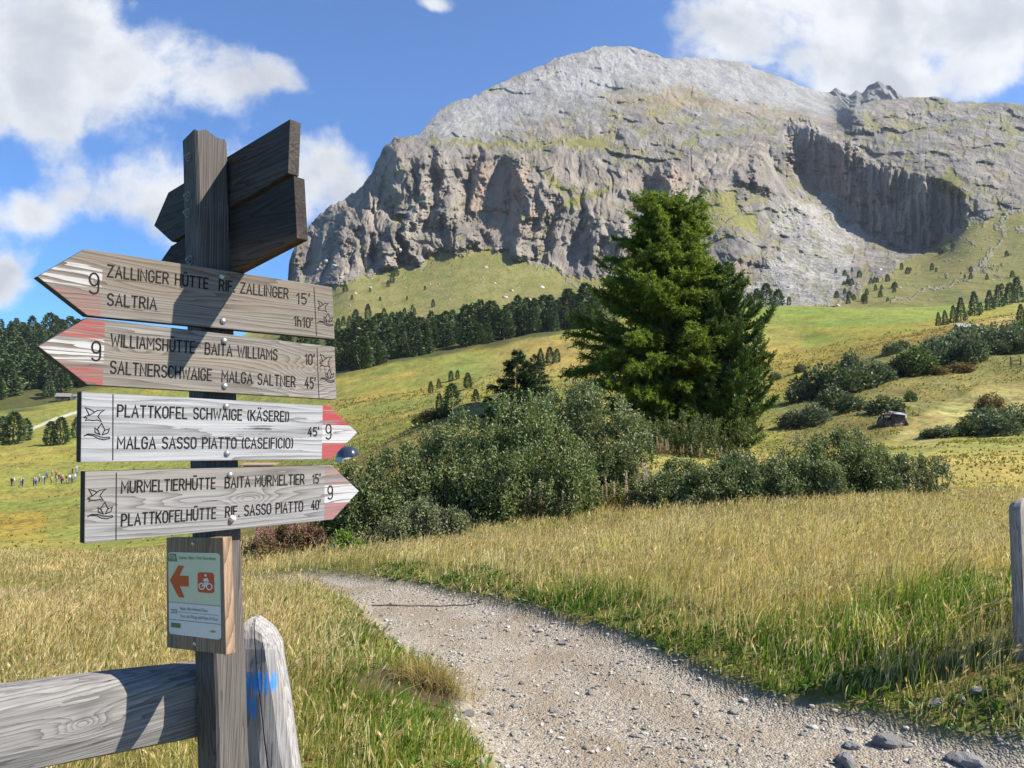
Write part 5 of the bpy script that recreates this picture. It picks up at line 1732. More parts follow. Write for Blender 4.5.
# ------------------------------------------------------------------ distant trees: a few kinds, copied
def far_tree(seed, kind):
    r = np.random.default_rng(seed)
    n = 900
    t_ = r.random(n) ** (1.15 if kind == 'spruce' else .9)
    if kind == 'spruce':
        R = np.interp(t_, [0, .08, .5, .9, 1], [.17, .20, .125, .035, .0])
    else:
        R = np.interp(t_, [0, .12, .35, .65, .88, 1], [.13, .21, .22, .165, .085, .0])
    az = r.random(n) * 6.283
    lump = 1.1 + .45 * perlin(np.cos(az) * 1.6 + seed, np.sin(az) * 1.6, t_ * 5, 9) + .2 * r.normal(size=n)
    rr_ = R * np.clip(lump, .35, 1.5) * (.55 + .45 * r.random(n) ** .5)
    Pq = np.stack([np.cos(az) * rr_ * .8, np.sin(az) * rr_ * .8, .05 + .93 * t_], 1)
    D = np.stack([np.cos(az), np.sin(az), (-.25 if kind == 'spruce' else .35) + .35 * r.normal(size=n)], 1)
    s = .06 if kind == 'spruce' else .075
    col = mixcol(r, n, (.050, .080, .036), (.125, .165, .07), .25) if kind == 'spruce' else mixcol(r, n, (.058, .088, .036), (.145, .18, .072), .25)
    v, q, c = leaf_quads(Pq, D, s * (.7 + .8 * r.random(n)), s * .75, col, r)
    tr = tube([(0, 0, -.03), (0, 0, .5), (0, 0, .96)], [.022, .013, .002], 6)
    tm, cm = build_mesh('trunk', *tr), build_mesh('crown', v, q, attrs={'col': c}, smooth=False)
    tm.materials.append(m_bark)
    cm.materials.append(m_far)
    return tm, cm


SPR = [far_tree(200 + k, 'spruce') for k in range(4)]
ARO = [far_tree(220 + k, 'arolla') for k in range(4)]
rt = np.random.default_rng(77)


def put_tree(x, y, z, h, kind, label, group=None, wide=1.0):
    tm, cm = (SPR if kind == 's' else ARO)[rt.integers(4)]
    o = link('conifer_tree', None, loc=(x, y, z - .02 * h), rot=(rt.normal() * .02, rt.normal() * .02, rt.random() * 6.28), label=label, category='tree')
    if group:
        o['group'] = group
    o.scale = (h * wide, h * wide, h)
    link('trunk', tm, parent=o)
    link('crown', cm, parent=o)
    return o


def forest(n, px0, px1, ylo, yhi, hmin, hmax, label, group, bias=1.4):
    for i in range(n):
        px = px0 + (px1 - px0) * (i + rt.random()) / n
        lo, hi = ylo(px), yhi(px)
        y = lo + (hi - lo) * rt.random() ** bias
        x = float(ray_xz(px, 380)[0]) * y
        z = float(ground_z(x, y))
        put_tree(x, y, z, rt.uniform(hmin, hmax), 'a' if rt.random() < .6 else 's', label, group, rt.uniform(1.0, 1.55))


f_lo = lambda p: np.interp(p, [330, 420, 460, 540, 600], [318, 345, 352, 362, 366])
forest(52, 335, 600, lambda p: f_lo(p), lambda p: f_lo(p) + 22, 8, 16, 'dark conifer in the forest belt below the mountain slope', 'forest belt behind the green meadow', 1.0)
forest(48, 332, 602, lambda p: f_lo(p) + 22, lambda p: f_lo(p) + 75, 10, 20, 'dark conifer in the forest belt below the mountain slope', 'forest belt behind the green meadow', 1.0)
l_lo = lambda p: np.interp(p, [-60, 0, 30, 60, 90, 200, 336], [415, 425, 430, 440, 470, 470, 330])
forest(46, -12, 88, l_lo, lambda p: l_lo(p) + 90, 12, 22, 'dark conifer in the forest on the left hill', 'forest on the left hill', 1.0)
forest(46, -8, 86, lambda p: l_lo(p) + 90, lambda p: 690, 14, 26, 'dark conifer in the forest on the left hill', 'forest on the left hill', .9)
forest(16, 95, 336, l_lo, lambda p: l_lo(p) + 60, 13, 18, 'dark conifer in the forest behind the arrow boards', 'forest seen between the arrow boards', 1.0)


def listed(rows, lab, ymin=60.0, group=None):
    for (px, py, hp, kind, wd) in rows:
        x, y, z = hit(px, py, ymin)
        put_tree(x, y, z, hp * y / FPX * 1.04, kind, lab, group, wd)


listed([(430.8, 394, 12, 'a', .9), (438.7, 389, 10, 'a', .9), (451, 382, 11, 'a', 1), (457.5, 379.5, 9, 'a', 1), (468, 389, 16, 'a', 1.1)], 'small pine in the upper row on the green meadow above the bushes', 100, 'small pines on the green meadow')
listed([(452, 412, 28, 'a', 1.25)], 'largest round pine alone on the green meadow above the bushes', 70)
listed([(439, 410, 16, 'a', .9)], 'small pine touching the left side of the largest meadow pine', 70)
listed([(476, 408, 18, 'a', 1.0)], 'small pine just left of the dark spruce pair', 70)
listed([(541, 366, 18, 's', 1.1), (550.4, 365, 18, 'a', 1), (557, 363, 14, 'a', 1)], 'conifer in the row of three left of the larch', 100, 'three conifers left of the larch')
listed([(13, 444, 31, 'a', 1.5), (2, 441, 24, 'a', 1.2), (25, 441, 22, 'a', 1.2), (50, 446, 24, 'a', 1.1), (60, 445, 27, 'a', 1.2), (76, 438, 20, 'a', 1.0)], 'round pine on the left meadow above the walkers', 170, 'pines on the left meadow')
listed([(750, 306, 12, 'a', 1), (757, 307, 18, 'a', 1.1), (766, 306, 23, 'a', 1.2), (778, 305, 17, 'a', 1.4), (789, 303.5, 9, 'a', 1)], 'conifer on the meadow crest right of the big pine', 200, 'conifers on the meadow crest right of the big pine')
listed([(938.5, 326, 14, 's', 1), (945.5, 325, 15, 's', 1), (953.5, 323, 18, 's', 1), (961, 321, 24, 's', 1.05), (975, 316, 25, 's', 1.1), (981, 313, 11, 's', 1), (990, 310, 20, 's', 1.1), (999.5, 307, 22, 's', 1.2), (1010, 304, 21, 'a', 1.0), (1018, 301, 27, 's', 1.1)], 'dark spruce in the row along the right ridge', 120, 'spruces along the right ridge')
listed([(1021, 320, 16, 's', 1.2)], 'single spruce below the ridge row at the right edge', 110)

SL = [(338, 331, 14), (343, 326, 11), (349, 328, 13), (355, 322, 14), (360, 327, 9), (366, 330, 12), (368, 319, 16), (372, 328, 12), (378, 321, 8), (384, 316, 9), (392, 328, 17), (398, 322, 9), (404, 318, 11), (410, 322, 12), (414, 315, 8), (386, 326, 14), (433, 307, 9), (462, 320, 9), (407, 300, 5), (425, 290, 5),
      (345, 292, 10), (352, 300, 6), (392, 283, 12), (396, 276, 10), (388, 287, 8), (370, 292, 5), (380, 301, 5), (412, 310, 6), (486, 311, 9), (508, 308, 6), (486, 306, 5)]
for (px, py, hp) in SL:
    q = mountain_at(px, py)
    put_tree(float(q[0]), float(q[1]), float(q[2]) - .5, hp * q[1] / FPX, 'a', 'small pine scattered on the grassy slope under the cliffs', 'pines on the slope under the cliffs', rt.uniform(.8, 1.2))
for i in range(46):
    if i < 26:
        px, py = rt.uniform(835, 890), rt.uniform(272, 304)
    else:
        k = rt.random()
        px, py = 888 + 70 * k + rt.normal() * 5, 290 - 42 * k + rt.normal() * 6
    if i > 38:
        px, py = rt.uniform(930, 1020), rt.uniform(250, 296)
    q = mountain_at(px, py)
    put_tree(float(q[0]), float(q[1]), float(q[2]) - .5, rt.uniform(4.0, 8.5) * q[1] / FPX, 'a', 'small pine scattered on the slope under the dark rock wall', 'pines on the slope under the dark wall', rt.uniform(.9, 1.5))


# ---- shrubs on the far side of the gully: three kinds, copied
def far_shrub(seed, c0, c1):
    r = np.random.default_rng(seed)
    n = 1500
    d = unit(r.normal(size=(n, 3)) * [1, 1, .7] + [0, 0, .25])
    lump = 1 + .35 * perlin(d[:, 0] * 2 + seed, d[:, 1] * 2, d[:, 2] * 2, 3)
    rad = (.35 + .65 * r.random(n) ** .5) * lump
    Pq = d * rad[:, None] * [.5, .5, .62]
    Pq[:, 2] = np.maximum(Pq[:, 2] + .28, 0)
    v, q, c = leaf_quads(Pq, d * .5 + r.normal(size=(n, 3)) * .7 + [0, 0, .3], .11, .06, mixcol(r, n, c0, c1, .25), r)
    me = build_mesh('shrub', v, q, attrs={'col': c}, smooth=False)
    me.materials.append(m_herb)
    return me


SHR = {'w': far_shrub(300, (.06, .085, .045), (.14, .165, .10)), 'g': far_shrub(301, (.045, .075, .02), (.11, .15, .045)), 'd': far_shrub(302, (.04, .06, .028), (.10, .12, .06)), 'b': far_shrub(303, (.12, .085, .04), (.20, .15, .07))}
SHL = [  # px, base py, width px, height px, kind, nearest distance
    (815, 399, 46, 34, 'd', 60), (838, 395, 40, 32, 'd', 60), (858, 392, 38, 28, 'd', 60), (800, 402, 26, 20, 'd', 60), (850, 375, 22, 26, 'w', 80), (870, 385, 34, 26, 'w', 70), (882, 382, 26, 20, 'w', 70), (835, 410, 34, 26, 'd', 55), (815, 424, 30, 22, 'w', 50), (850, 412, 26, 18, 'd', 55), (792, 428, 26, 18, 'd', 50),
    (915, 374, 44, 30, 'g', 80), (898, 376, 26, 18, 'd', 80), (940, 364, 36, 28, 'w', 90), (958, 358, 34, 28, 'w', 90), (972, 362, 32, 30, 'w', 90), (965, 346, 40, 22, 'w', 110), (985, 352, 36, 28, 'w', 100), (1000, 345, 34, 22, 'w', 110), (1012, 350, 34, 26, 'w', 100), (1020, 340, 30, 22, 'g', 110), (1000, 355, 26, 16, 'd', 95), (935, 350, 26, 14, 'w', 110), (1024, 352, 24, 18, 'd', 95), (893, 353, 22, 12, 'w', 120), (902, 350, 14, 10, 'd', 120),
    (985, 434, 40, 28, 'w', 52), (1003, 436, 36, 26, 'w', 50), (1020, 432, 34, 28, 'w', 50), (968, 436, 26, 18, 'd', 52), (945, 437, 32, 12, 'w', 52), (990, 412, 26, 20, 'b', 60), (930, 437, 20, 9, 'w', 52),
    (911, 402, 13, 12, 'g', 75), (885, 414, 34, 18, 'd', 60), (960, 372, 30, 10, 'b', 85), (935, 374, 24, 9, 'b', 85), (775, 380, 14, 8, 'd', 100), (800, 372, 12, 8, 'd', 110),
    (430, 421, 24, 14, 'b', 22), (418, 424, 12, 10, 'g', 22), (444, 417, 18, 12, 'd', 22)]
SHN = {'w': 'grey-green willow shrub', 'g': 'fresh green shrub', 'd': 'dark green shrub', 'b': 'brownish low shrub'}
for i, (px, py, wp, hp, k, ym) in enumerate(SHL):
    x, y, z = hit(px, py, ym)
    where = 'in the gully left of the shed' if (px < 890 and py > 360 and px > 700) else ('in the thicket on the right hillside' if py < 380 else ('at the foot of the mown strip' if px > 900 else 'on the brown knoll by the dark bush'))
    so = link('hillside_shrub', SHR[k], loc=(x, y, z - .1 * hp * y / FPX), rot=(0, 0, rt.random() * 6.28), label=SHN[k] + ' ' + where, category='shrub', group=SHN[k] + 's ' + where)
    so.scale = (wp * y / FPX * 1.05, wp * y / FPX * .9, hp * y / FPX * 1.12)
# ------------------------------------------------------------------ grass, blade by blade
m_grass = foliage('grass_blades', .42, .6, .2)


def blades(r, X, Y, H, W, c_root, c_tip, bend=.45, wind=(0.35, -.1), flop=.35):
    n = len(X)
    Z = ground_z(X, Y) - .01
    az = r.random(n) * 6.283
    face = r.random(n) * 6.283
    bd = bend * (.2 + 1.1 * r.random(n) ** 2) * H
    dx, dy = np.cos(az) * bd * flop * 2 + wind[0] * bd, np.sin(az) * bd * flop * 2 + wind[1] * bd
    la = 5 * perlin(X / .9, Y / .9, 0, 77)
    lm = .8 * np.abs(perlin(X / .5, Y / .5, 3.3, 78))
    dx, dy = dx + np.cos(la) * lm * H * .6, dy + np.sin(la) * lm * H * .6
    sx, sy = np.cos(face) * W / 2, np.sin(face) * W / 2
    ts = (0, .4, .75, 1.0)
    ws = (1.0, .9, .6, 0)
    V = np.zeros((n, 7, 3))
    C = np.zeros((n, 7, 3))
    k = 0
    for t_, w_ in zip(ts, ws):
        px, py, pz = X + dx * t_ ** 2, Y + dy * t_ ** 2, Z + H * t_ * (1 - .28 * (bd / np.maximum(H, .01)) * t_)
        col = c_root * (1 - t_) + c_tip * t_
        if w_ > 0:
            V[:, k] = np.stack([px - sx * w_, py - sy * w_, pz], 1)
            V[:, k + 1] = np.stack([px + sx * w_, py + sy * w_, pz], 1)
            C[:, k] = C[:, k + 1] = col
            k += 2
        else:
            V[:, k] = np.stack([px, py, pz], 1)
            C[:, k] = col
    b0 = np.arange(n)[:, None] * 7
    Q = np.concatenate([b0 + [0, 1, 3, 2], b0 + [2, 3, 5, 4]])
    T = b0 + [4, 5, 6]
    tip = V[:, 6]
    return V.reshape(-1, 3), Q, T, C.reshape(-1, 3), tip, np.stack([dx * 2, dy * 2, H], 1)


def heads(r, tip, D, size, wid, c):
    n = len(tip)
    k = 3
    D = unit(D)
    Pq = np.repeat(tip - D * (size * .8)[:, None], k, 0)
    Dq = np.repeat(D, k, 0) + r.normal(size=(n * k, 3)) * .13
    v, q, cc = leaf_quads(Pq, Dq, np.repeat(size, k), np.repeat(wid, k), np.repeat(c, k, 0), r)
    return v, q, cc


def grow(name, seed, X, Y, dens_fn, label):
    r = np.random.default_rng(seed)
    V, Q, T, C = [], [], [], []
    off = 0
    H, W, k_straw, k_lush, seedp = dens_fn(X, Y, r)
    n = len(X)
    straw = mixcol(r, n, (.66, .49, .24), (.84, .68, .41), .16)
    olive = mixcol(r, n, (.24, .25, .055), (.42, .38, .11), .2)
    lush = mixcol(r, n, (.11, .19, .022), (.24, .33, .05), .18)
    straw = np.clip(straw * (1 + .30 * fbm(X / .8, Y / .8, 0, 3, seed=79))[:, None] * (1 + np.array([.10, -.02, -.15]) * fbm(X / 1.4, Y / 1.4, 0, 2, seed=80)[:, None]), .02, .9)
    u = r.random(n)
    isS = u < k_straw
    isL = (~isS) & (r.random(n) < k_lush)
    tipc = np.where(isS[:, None], straw, np.where(isL[:, None], lush, olive))
    rootc = np.where(isS[:, None], straw * .6 + olive * .35, np.where(isL[:, None], lush * .9, olive * .85))
    v, q, t_, c, tip, D = blades(r, X, Y, H, W, rootc, tipc, bend=.8)
    V.append(v); Q.append(q); T.append(t_); C.append(c)
    off += len(v)
    hs = np.nonzero(isS & (r.random(n) < seedp))[0]
    if len(hs):
        sz = np.clip(.03 + .045 * r.random(len(hs)), 0, H[hs] * .4)
        v, q, c = heads(r, tip[hs], D[hs], sz, W[hs] * 1.1 + .0015, mixcol(r, len(hs), (.40, .27, .11), (.66, .53, .30), .16))
        V.append(v); Q.append(q + off); C.append(c)
        off += len(v)
    # open, branching seed heads of other grasses and sorrel
    ps = np.nonzero((H > np.quantile(H, .55)) & (r.random(n) < .022))[0]
    m_ = 16
    up = unit(D[ps])
    k_ = r.random((len(ps), m_))
    hh = H[ps][:, None] * .55
    Pq = tip[ps][:, None] - up[:, None] * (k_ * hh)[..., None] * .8 + np.array([0, 0, 1]) * (.25 * hh)[..., None] + r.normal(size=(len(ps), m_, 3)) * (.004 + .026 * k_)[..., None]
    rust = np.where(r.random((len(ps), 1)) < .35, np.array([[.30, .13, .06]]), np.array([[.55, .42, .24]])) * (1 + .2 * r.normal(size=(len(ps), 1)))
    v, q, c = leaf_quads(Pq.reshape(-1, 3), r.normal(size=(len(ps) * m_, 3)) + [0, 0, .9], .016, .006, np.clip(np.repeat(rust, m_, 0), .02, .8), r)
    V.append(v); Q.append(q + off); C.append(c)
    me = build_mesh(name, np.concatenate(V), np.concatenate(Q), np.concatenate(T), attrs={'col': np.concatenate(C)}, smooth=False)
    return link(name, me, m_grass, kind='stuff', label=label)


DIRT = ground_px(402, 688, .1)


def scatter(r, x0, x1, y0, y1, dens):
    n = int((x1 - x0) * (y1 - y0) * dens)
    X, Y = r.uniform(x0, x1, n), r.uniform(y0, y1, n)
    ok = np.abs(X) < Y * .72 + .9
    return X[ok], Y[ok]


r = np.random.default_rng(90)
bands = [(2.2, 5.2, -4.2, 4.6, 2300, 1.0), (5.2, 8, -6.5, 7, 1400, 1.1), (8, 12, -9.5, 10, 750, 1.5), (12, 16, -12, 13, 520, 2.1), (16, 24, 1.0, 18, 200, 3.0)]
GXl, GYl, GWl = [], [], []
for (y0, y1, x0, x1, dn, wk) in bands:
    X, Y = scatter(r, x0, x1, y0, y1, dn)
    GXl.append(X); GYl.append(Y); GWl.append(np.full(len(X), wk))
X, Y, WK = np.concatenate(GXl), np.concatenate(GYl), np.concatenate(GWl)
sd = path_sd(X, Y) + .10 * fbm(X / .35, Y / .35, 0, 3, seed=51)
pat = fbm(X / 1.6, Y / 1.6, 0, 3, seed=52)
clump = fbm(X / .35, Y / .35, 0, 2, seed=53)
keep = (sd > .03) & (r.random(len(X)) < np.clip(.78 + .6 * clump, .25, 1)) & (np.hypot((X - DIRT[0]) / 1.3, Y - DIRT[1]) > .26 + .12 * clump)
# the mown strip beyond the hedge and ground under the bushes stay short
keep &= ~((Y > 17) & (r.random(len(X)) < .5))
X, Y, WK, sd, pat, clump = (a[keep] for a in (X, Y, WK, sd, pat, clump))


def meadow_fn(X, Y, r):
    n = len(X)
    edge = sstep(sd, .0, .75)
    lush = np.exp(-(((X - 2.9) / 1.2) ** 2 + ((Y - 5.4) / .6) ** 2)) * 1.05 + np.exp(-(((X + .75) / .55) ** 2 + ((Y - 4.2) / 1.4) ** 2)) * .7 + .55 * np.exp(-(((X - 1.0) / .9) ** 2 + ((Y - 7.2) / .6) ** 2))
    lush += .5 * np.exp(-(((X - .2) / 1.2) ** 2 + ((Y - 12.6) / .7) ** 2)) + (1 - edge) * .55
    lush = np.clip(lush + .25 * pat, 0, 1)
    straw = np.clip(.86 + .22 * pat - .82 * lush, .06, .96)
    straw = np.where(X < -.2, straw * np.interp(Y, [2, 4, 6, 9], [.45, .6, .9, 1.0]), straw)
    H = (.09 + .175 * edge) * (.55 + .65 * r.random(n)) * (1 + .3 * clump)
    H = np.where(lush > .45, H * 1.12, H)
    H = H * np.interp(Y, [10.0, 12.0], [1.0, .62])
    H = np.where((Y > 10.5) & (X < 1.6), H * .75, H)
    H *= np.where((X < -.1) & (Y < 5.2), .82, 1.0)
    tall = r.random(n) < .10
    H = np.where(tall & (straw > .35), H * 1.4, H)
    H = np.where(Y > 17, H * .55, H)
    W = (.0028 + .0022 * r.random(n)) * WK * np.where(lush > .5, 1.7, 1.0)
    return H, W, straw, np.clip(.15 + lush, 0, 1), .5


grow('meadow_grass', 91, X, Y, meadow_fn, 'tall dry golden meadow grass with green tufts beside the path')

# coarse tufts on the rough pasture beyond, as large as they still show
r = np.random.default_rng(97)
n = 110000
pxs = r.uniform(-10, 1040, n)
Y = np.exp(r.uniform(math.log(19), math.log(230), n))
X = ray_xz(pxs, 400)[0] * Y
dn = fbm(X / 9, Y / 14, 0, 4, gain=.6, seed=58)
mow = in_poly(*proj(X, Y, ground_z(X, Y)), [(885, 447), (925, 410), (985, 386), (1040, 380), (1040, 418), (955, 428), (935, 447)])
left = (pxs < 335)
ok = (r.random(n) < np.clip(.5 + .9 * dn, .06, 1) * np.where(left, .12, 1)) & ~mow & ~(left & (Y < 40)) & ~((pxs > 640) & (Y < 46) & (r.random(n) < .7))
X, Y, pxs, dn = X[ok], Y[ok], pxs[ok], dn[ok]
n = len(X)
Z = ground_z(X, Y)
k = 3
sz = np.repeat((.05 + .0019 * Y) * (.5 + .9 * r.random(n)), k)
Pq = np.repeat(np.stack([X, Y, Z - .02], 1), k, 0)
Dq = r.normal(size=(n * k, 3)) * .55
Dq[:, 2] = 1
u_ = r.random((n, 1))
ct = np.where(u_ < .45, mixcol(r, n, (.28, .22, .075), (.42, .34, .13)), np.where(u_ < .8, mixcol(r, n, (.15, .17, .038), (.25, .25, .06)), mixcol(r, n, (.20, .145, .05), (.28, .20, .08))))
v, q, c = leaf_quads(Pq, Dq, sz, sz * .55, np.repeat(ct, k, 0), r)
link('pasture_tufts', build_mesh('pasture_tufts', v, q, attrs={'col': c}, smooth=False), m_grass, kind='stuff', label='rough grass tufts on the pasture beyond the bushes')

# broad-leaved herbs along the verge
r = np.random.default_rng(95)
n = 9000
X, Y = r.uniform(-1.6, 5, n), r.uniform(3.6, 9.5, n)
sd2 = path_sd(X, Y)
ok = (sd2 > .0) & (sd2 < .8) & (fbm(X / .5, Y / .5, 0, 2, seed=54) > -.05) & (np.hypot((X - DIRT[0]) / 1.3, Y - DIRT[1]) > .25)
X, Y = X[ok], Y[ok]
Z = ground_z(X, Y)
k = 5
Pq = np.repeat(np.stack([X, Y, Z + .01], 1), k, 0)
Dq = r.normal(size=(len(Pq), 3))
Dq[:, 2] = np.abs(Dq[:, 2]) * .8 + .25
v, q, c = leaf_quads(Pq, Dq, .03 + .05 * r.random(len(Pq)), .016, mixcol(r, len(Pq), (.055, .12, .018), (.14, .22, .04), .2), r)
link('verge_herbs', build_mesh('verge_herbs', v, q, attrs={'col': c}, smooth=False), m_herb, kind='stuff', label='low green herbs along the gravel verge')

# the dry clump hanging over the washed-out bank at the path's left edge
cx, cy = ground_px(428, 676, .12)
n = 900
an = r.normal(size=n) * .8 - .6
Xb, Yb = cx + r.normal(size=n) * .10, cy + r.normal(size=n) * .06
v, q, t_, c, tip, D = blades(r, Xb, Yb, .12 + .14 * r.random(n), np.full(n, .004), mixcol(r, n, (.25, .19, .08), (.4, .3, .14)), mixcol(r, n, (.38, .30, .13), (.55, .45, .22)), bend=1.5, wind=(.4, -.7))
to = link('dry_grass_tussock', build_mesh('dry_grass_tussock', v - [cx, cy, 0], q, t_, attrs={'col': c}, smooth=False), m_grass, loc=(cx, cy, 0), label='dry straw tussock drooping over the washed-out bank left of the path', category='grass tuft')
# ------------------------------------------------------------------ stones and gravel
def rock_mat(name, a, b_):
    m, t, b = material(name)
    o = t.n('ShaderNodeTexCoord').outputs['Object']
    nz = t.noise(o, 3.0, 6.0, .7)
    oi = t.n('ShaderNodeObjectInfo').outputs['Random']
    t.put(b.inputs['Base Color'], t.mix(oi, t.mix(nz, a, b_), t.mix(nz, tuple(x * 1.7 for x in a), tuple(x * 1.5 for x in b_))))
    b.inputs['Roughness'].default_value = .9
    t.put(b.inputs['Normal'], t.bump(t.noise(o, 9.0, 5.0, .7), .08, .7))
    return m


def ico(sub):
    bm = bmesh.new()
    bmesh.ops.create_icosphere(bm, subdivisions=sub, radius=1.0)
    V = np.array([v.co[:] for v in bm.verts])
    T = np.array([[v.index for v in f.verts] for f in bm.faces])
    bm.free()
    return V, T


I1v, I1t = ico(1)
I3v, I3t = ico(3)
m_stone = rock_mat('grey_stone', (.15, .145, .14), (.31, .295, .275))
m_pebble, t, b = material('path_gravel')
t.put(b.inputs['Base Color'], t.attr('col', 'Color'))
b.inputs['Roughness'].default_value = .95
r = np.random.default_rng(120)
n = 26000
Y = 3.2 + 8.0 * r.random(n) ** 1.7
X = r.uniform(-2.6, 5.0, n)
sdp = path_sd(X, Y)
gnoise = fbm(X / .6, Y / .6, 0, 3, seed=57)
ok = (sdp < .06) & (np.abs(X) < Y * .75 + .4) & (r.random(n) < np.clip(.62 + 1.1 * gnoise, .08, 1))
X, Y = X[ok], Y[ok]
n = len(X)
s = .005 + .011 * r.random(n) ** 2.5 + .008 * (r.random(n) < .02)
Z = ground_z(X, Y) + s * .25
sc3 = np.stack([s * r.uniform(.8, 1.5, n), s * r.uniform(.8, 1.4, n), s * r.uniform(.5, .9, n)], 1)
ang = r.random(n) * 6.283
ca, sa = np.cos(ang), np.sin(ang)
nv = len(I1v)
jit = 1 + .25 * r.normal(size=(n, nv, 1))
L_ = I1v[None] * jit * sc3[:, None, :]
Vx = np.stack([L_[..., 0] * ca[:, None] - L_[..., 1] * sa[:, None] + X[:, None], L_[..., 0] * sa[:, None] + L_[..., 1] * ca[:, None] + Y[:, None], L_[..., 2] + Z[:, None]], -1)
Tt = (I1t[None] + (np.arange(n) * nv)[:, None, None]).reshape(-1, 3)
tone_ = np.array([(.39, .37, .33), (.30, .28, .25), (.21, .20, .18), (.12, .118, .115), (.33, .30, .255), (.47, .45, .42)])
pc_ = tone_[r.choice(6, n, p=[.16, .32, .23, .12, .16, .01])] * (1 + .12 * r.normal(size=(n, 1)))
link('loose_gravel', build_mesh('loose_gravel', Vx.reshape(-1, 3), None, Tt, attrs={'col': np.clip(np.repeat(pc_, nv, 0), .02, .8)}, smooth=False), m_pebble, kind='stuff', label='loose pale gravel scattered on the path')

stones = []
for k in range(4):
    rr_ = 1 + .28 * fbm(I3v[:, 0] * 1.1 + k * 9, I3v[:, 1] * 1.1, I3v[:, 2] * 1.1, 3, seed=130 + k)
    V = I3v * rr_[:, None]
    for q in range(9):   # flat cleavage faces
        nrm = unit(r.normal(size=3))
        d_ = V @ nrm
        lim = .62 + .25 * r.random()
        V = V - np.maximum(d_ - lim, 0)[:, None] * nrm
    stones.append(build_mesh('stone', V, None, I3t, smooth=False))
    stones[-1].materials.append(m_stone)
m_pale = rock_mat('pale_stone', (.26, .24, .21), (.40, .375, .335))
STN = [(887, 744, 26, 17, 'largest grey stone lying on the path verge at the lower right', 0), (847, 763, 22, 14, 'dark flat stone at the bottom edge below the largest stone', 0), (938, 733, 15, 9, 'angular stone at the grass edge right of the post shadow', 0), (961, 737, 11, 7, 'small stone between two larger ones at the grass edge', 0),
       (980, 738, 17, 7, 'flat dark stone at the grass edge below the fence post', 0), (968, 762, 30, 14, 'broad dark stone at the bottom right corner', 0), (952, 759, 14, 11, 'upright dark stone touching the broad corner stone', 0), (988, 760, 20, 10, 'flat grey stone right of the broad corner stone', 0),
       (905, 734, 13, 5, 'thin slab of stone above the largest grey stone', 0), (851, 747, 14, 8, 'rounded stone left of the largest grey stone', 0), (802, 735, 6, 5, 'small dark stone at the left tip of the shadow', 0), (563, 644, 8, 5, 'single dark stone in the middle of the path', 0), (514, 707, 9, 6, 'dark stone on the path beside the washed-out bank', 0),
       (553, 712, 9, 6, 'dark stone in the middle of the path near the bank', 0), (590, 694, 8, 5, 'dark grey stone alone on the gravel centre', 0), (478, 764, 11, 8, 'pale rounded stone in the green grass at the path edge', 1), (492, 714, 9, 6, 'bluish grey stone at the foot of the bank', 0), (467, 715, 12, 7, 'dark stone wedged under the washed-out bank', 0), (413, 656, 10, 6, 'dark stone at the left path edge above the bank', 0),
       (735, 712, 12, 6, 'pale flat stone near the right verge', 1), (640, 737, 9, 4, 'pale splinter of stone on the lower path', 1), (895, 716, 12, 5, 'bluish stone in the grass edge above the shadow', 0)]
for i, (px, py, wp, hp, lab, mk) in enumerate(STN):
    z = 0.0
    for _ in range(5):
        x, y = ground_px(px, py, z)
        z = float(ground_z(x, y))
    ws, hs = wp * y / FPX / 2, hp * y / FPX / 1.6
    me_ = stones[i % 4] if not mk else stones[i % 4].copy()
    if mk:
        me_.materials.clear()
        me_.materials.append(m_pale)
    so = link('stone', me_, loc=(x, y, z + hs * .12), rot=(0, 0, i * 1.7), label=lab, category='stone')
    so.scale = (ws * 1.15, ws * .95, hs * 1.05)

# boulders below the cliffs and on the slopes
rb = np.random.default_rng(140)
BLD = [(335, 267, 9), (327, 262, 6), (400, 250, 4), (345, 285, 4), (318, 270, 5), (486, 268, 5), (512, 291, 5), (505, 298, 6), (530, 300, 5), (548, 296, 4), (542, 288, 6), (553, 305, 5), (610, 284, 6), (600, 288, 4), (495, 284, 4), (450, 300, 3), (355, 294, 4), (370, 288, 4), (365, 300, 3), (350, 306, 3), (405, 288, 3), (430, 285, 3),
       (860, 290, 4), (870, 284, 4), (845, 300, 5), (838, 306, 5), (880, 270, 4), (895, 262, 4), (900, 288, 4), (855, 262, 5), (930, 300, 3)]
for i, (px, py, wp) in enumerate(BLD):
    q = mountain_at(px, py)
    s_b = wp * q[1] / FPX / 2
    me_ = stones[i % 4].copy() if i < 4 else bpy.data.meshes['slope_boulder.%d' % (i % 4)]
    if i < 4:
        me_.name = 'slope_boulder.%d' % i
        me_.materials.clear()
        me_.materials.append(m_pale)
    g = 'boulders below the cliffs on the left slope' if px < 700 else 'boulders on the right slope below the dark wall'
    so = link('boulder', me_, loc=(float(q[0]), float(q[1]), float(q[2])), rot=(0, 0, i * 1.3), label='pale boulder lying on the grass below the cliffs' if px < 700 else 'pale boulder lying on the slope below the dark rock wall', category='boulder', group=g)
    so.scale = (s_b, s_b, s_b * .8)

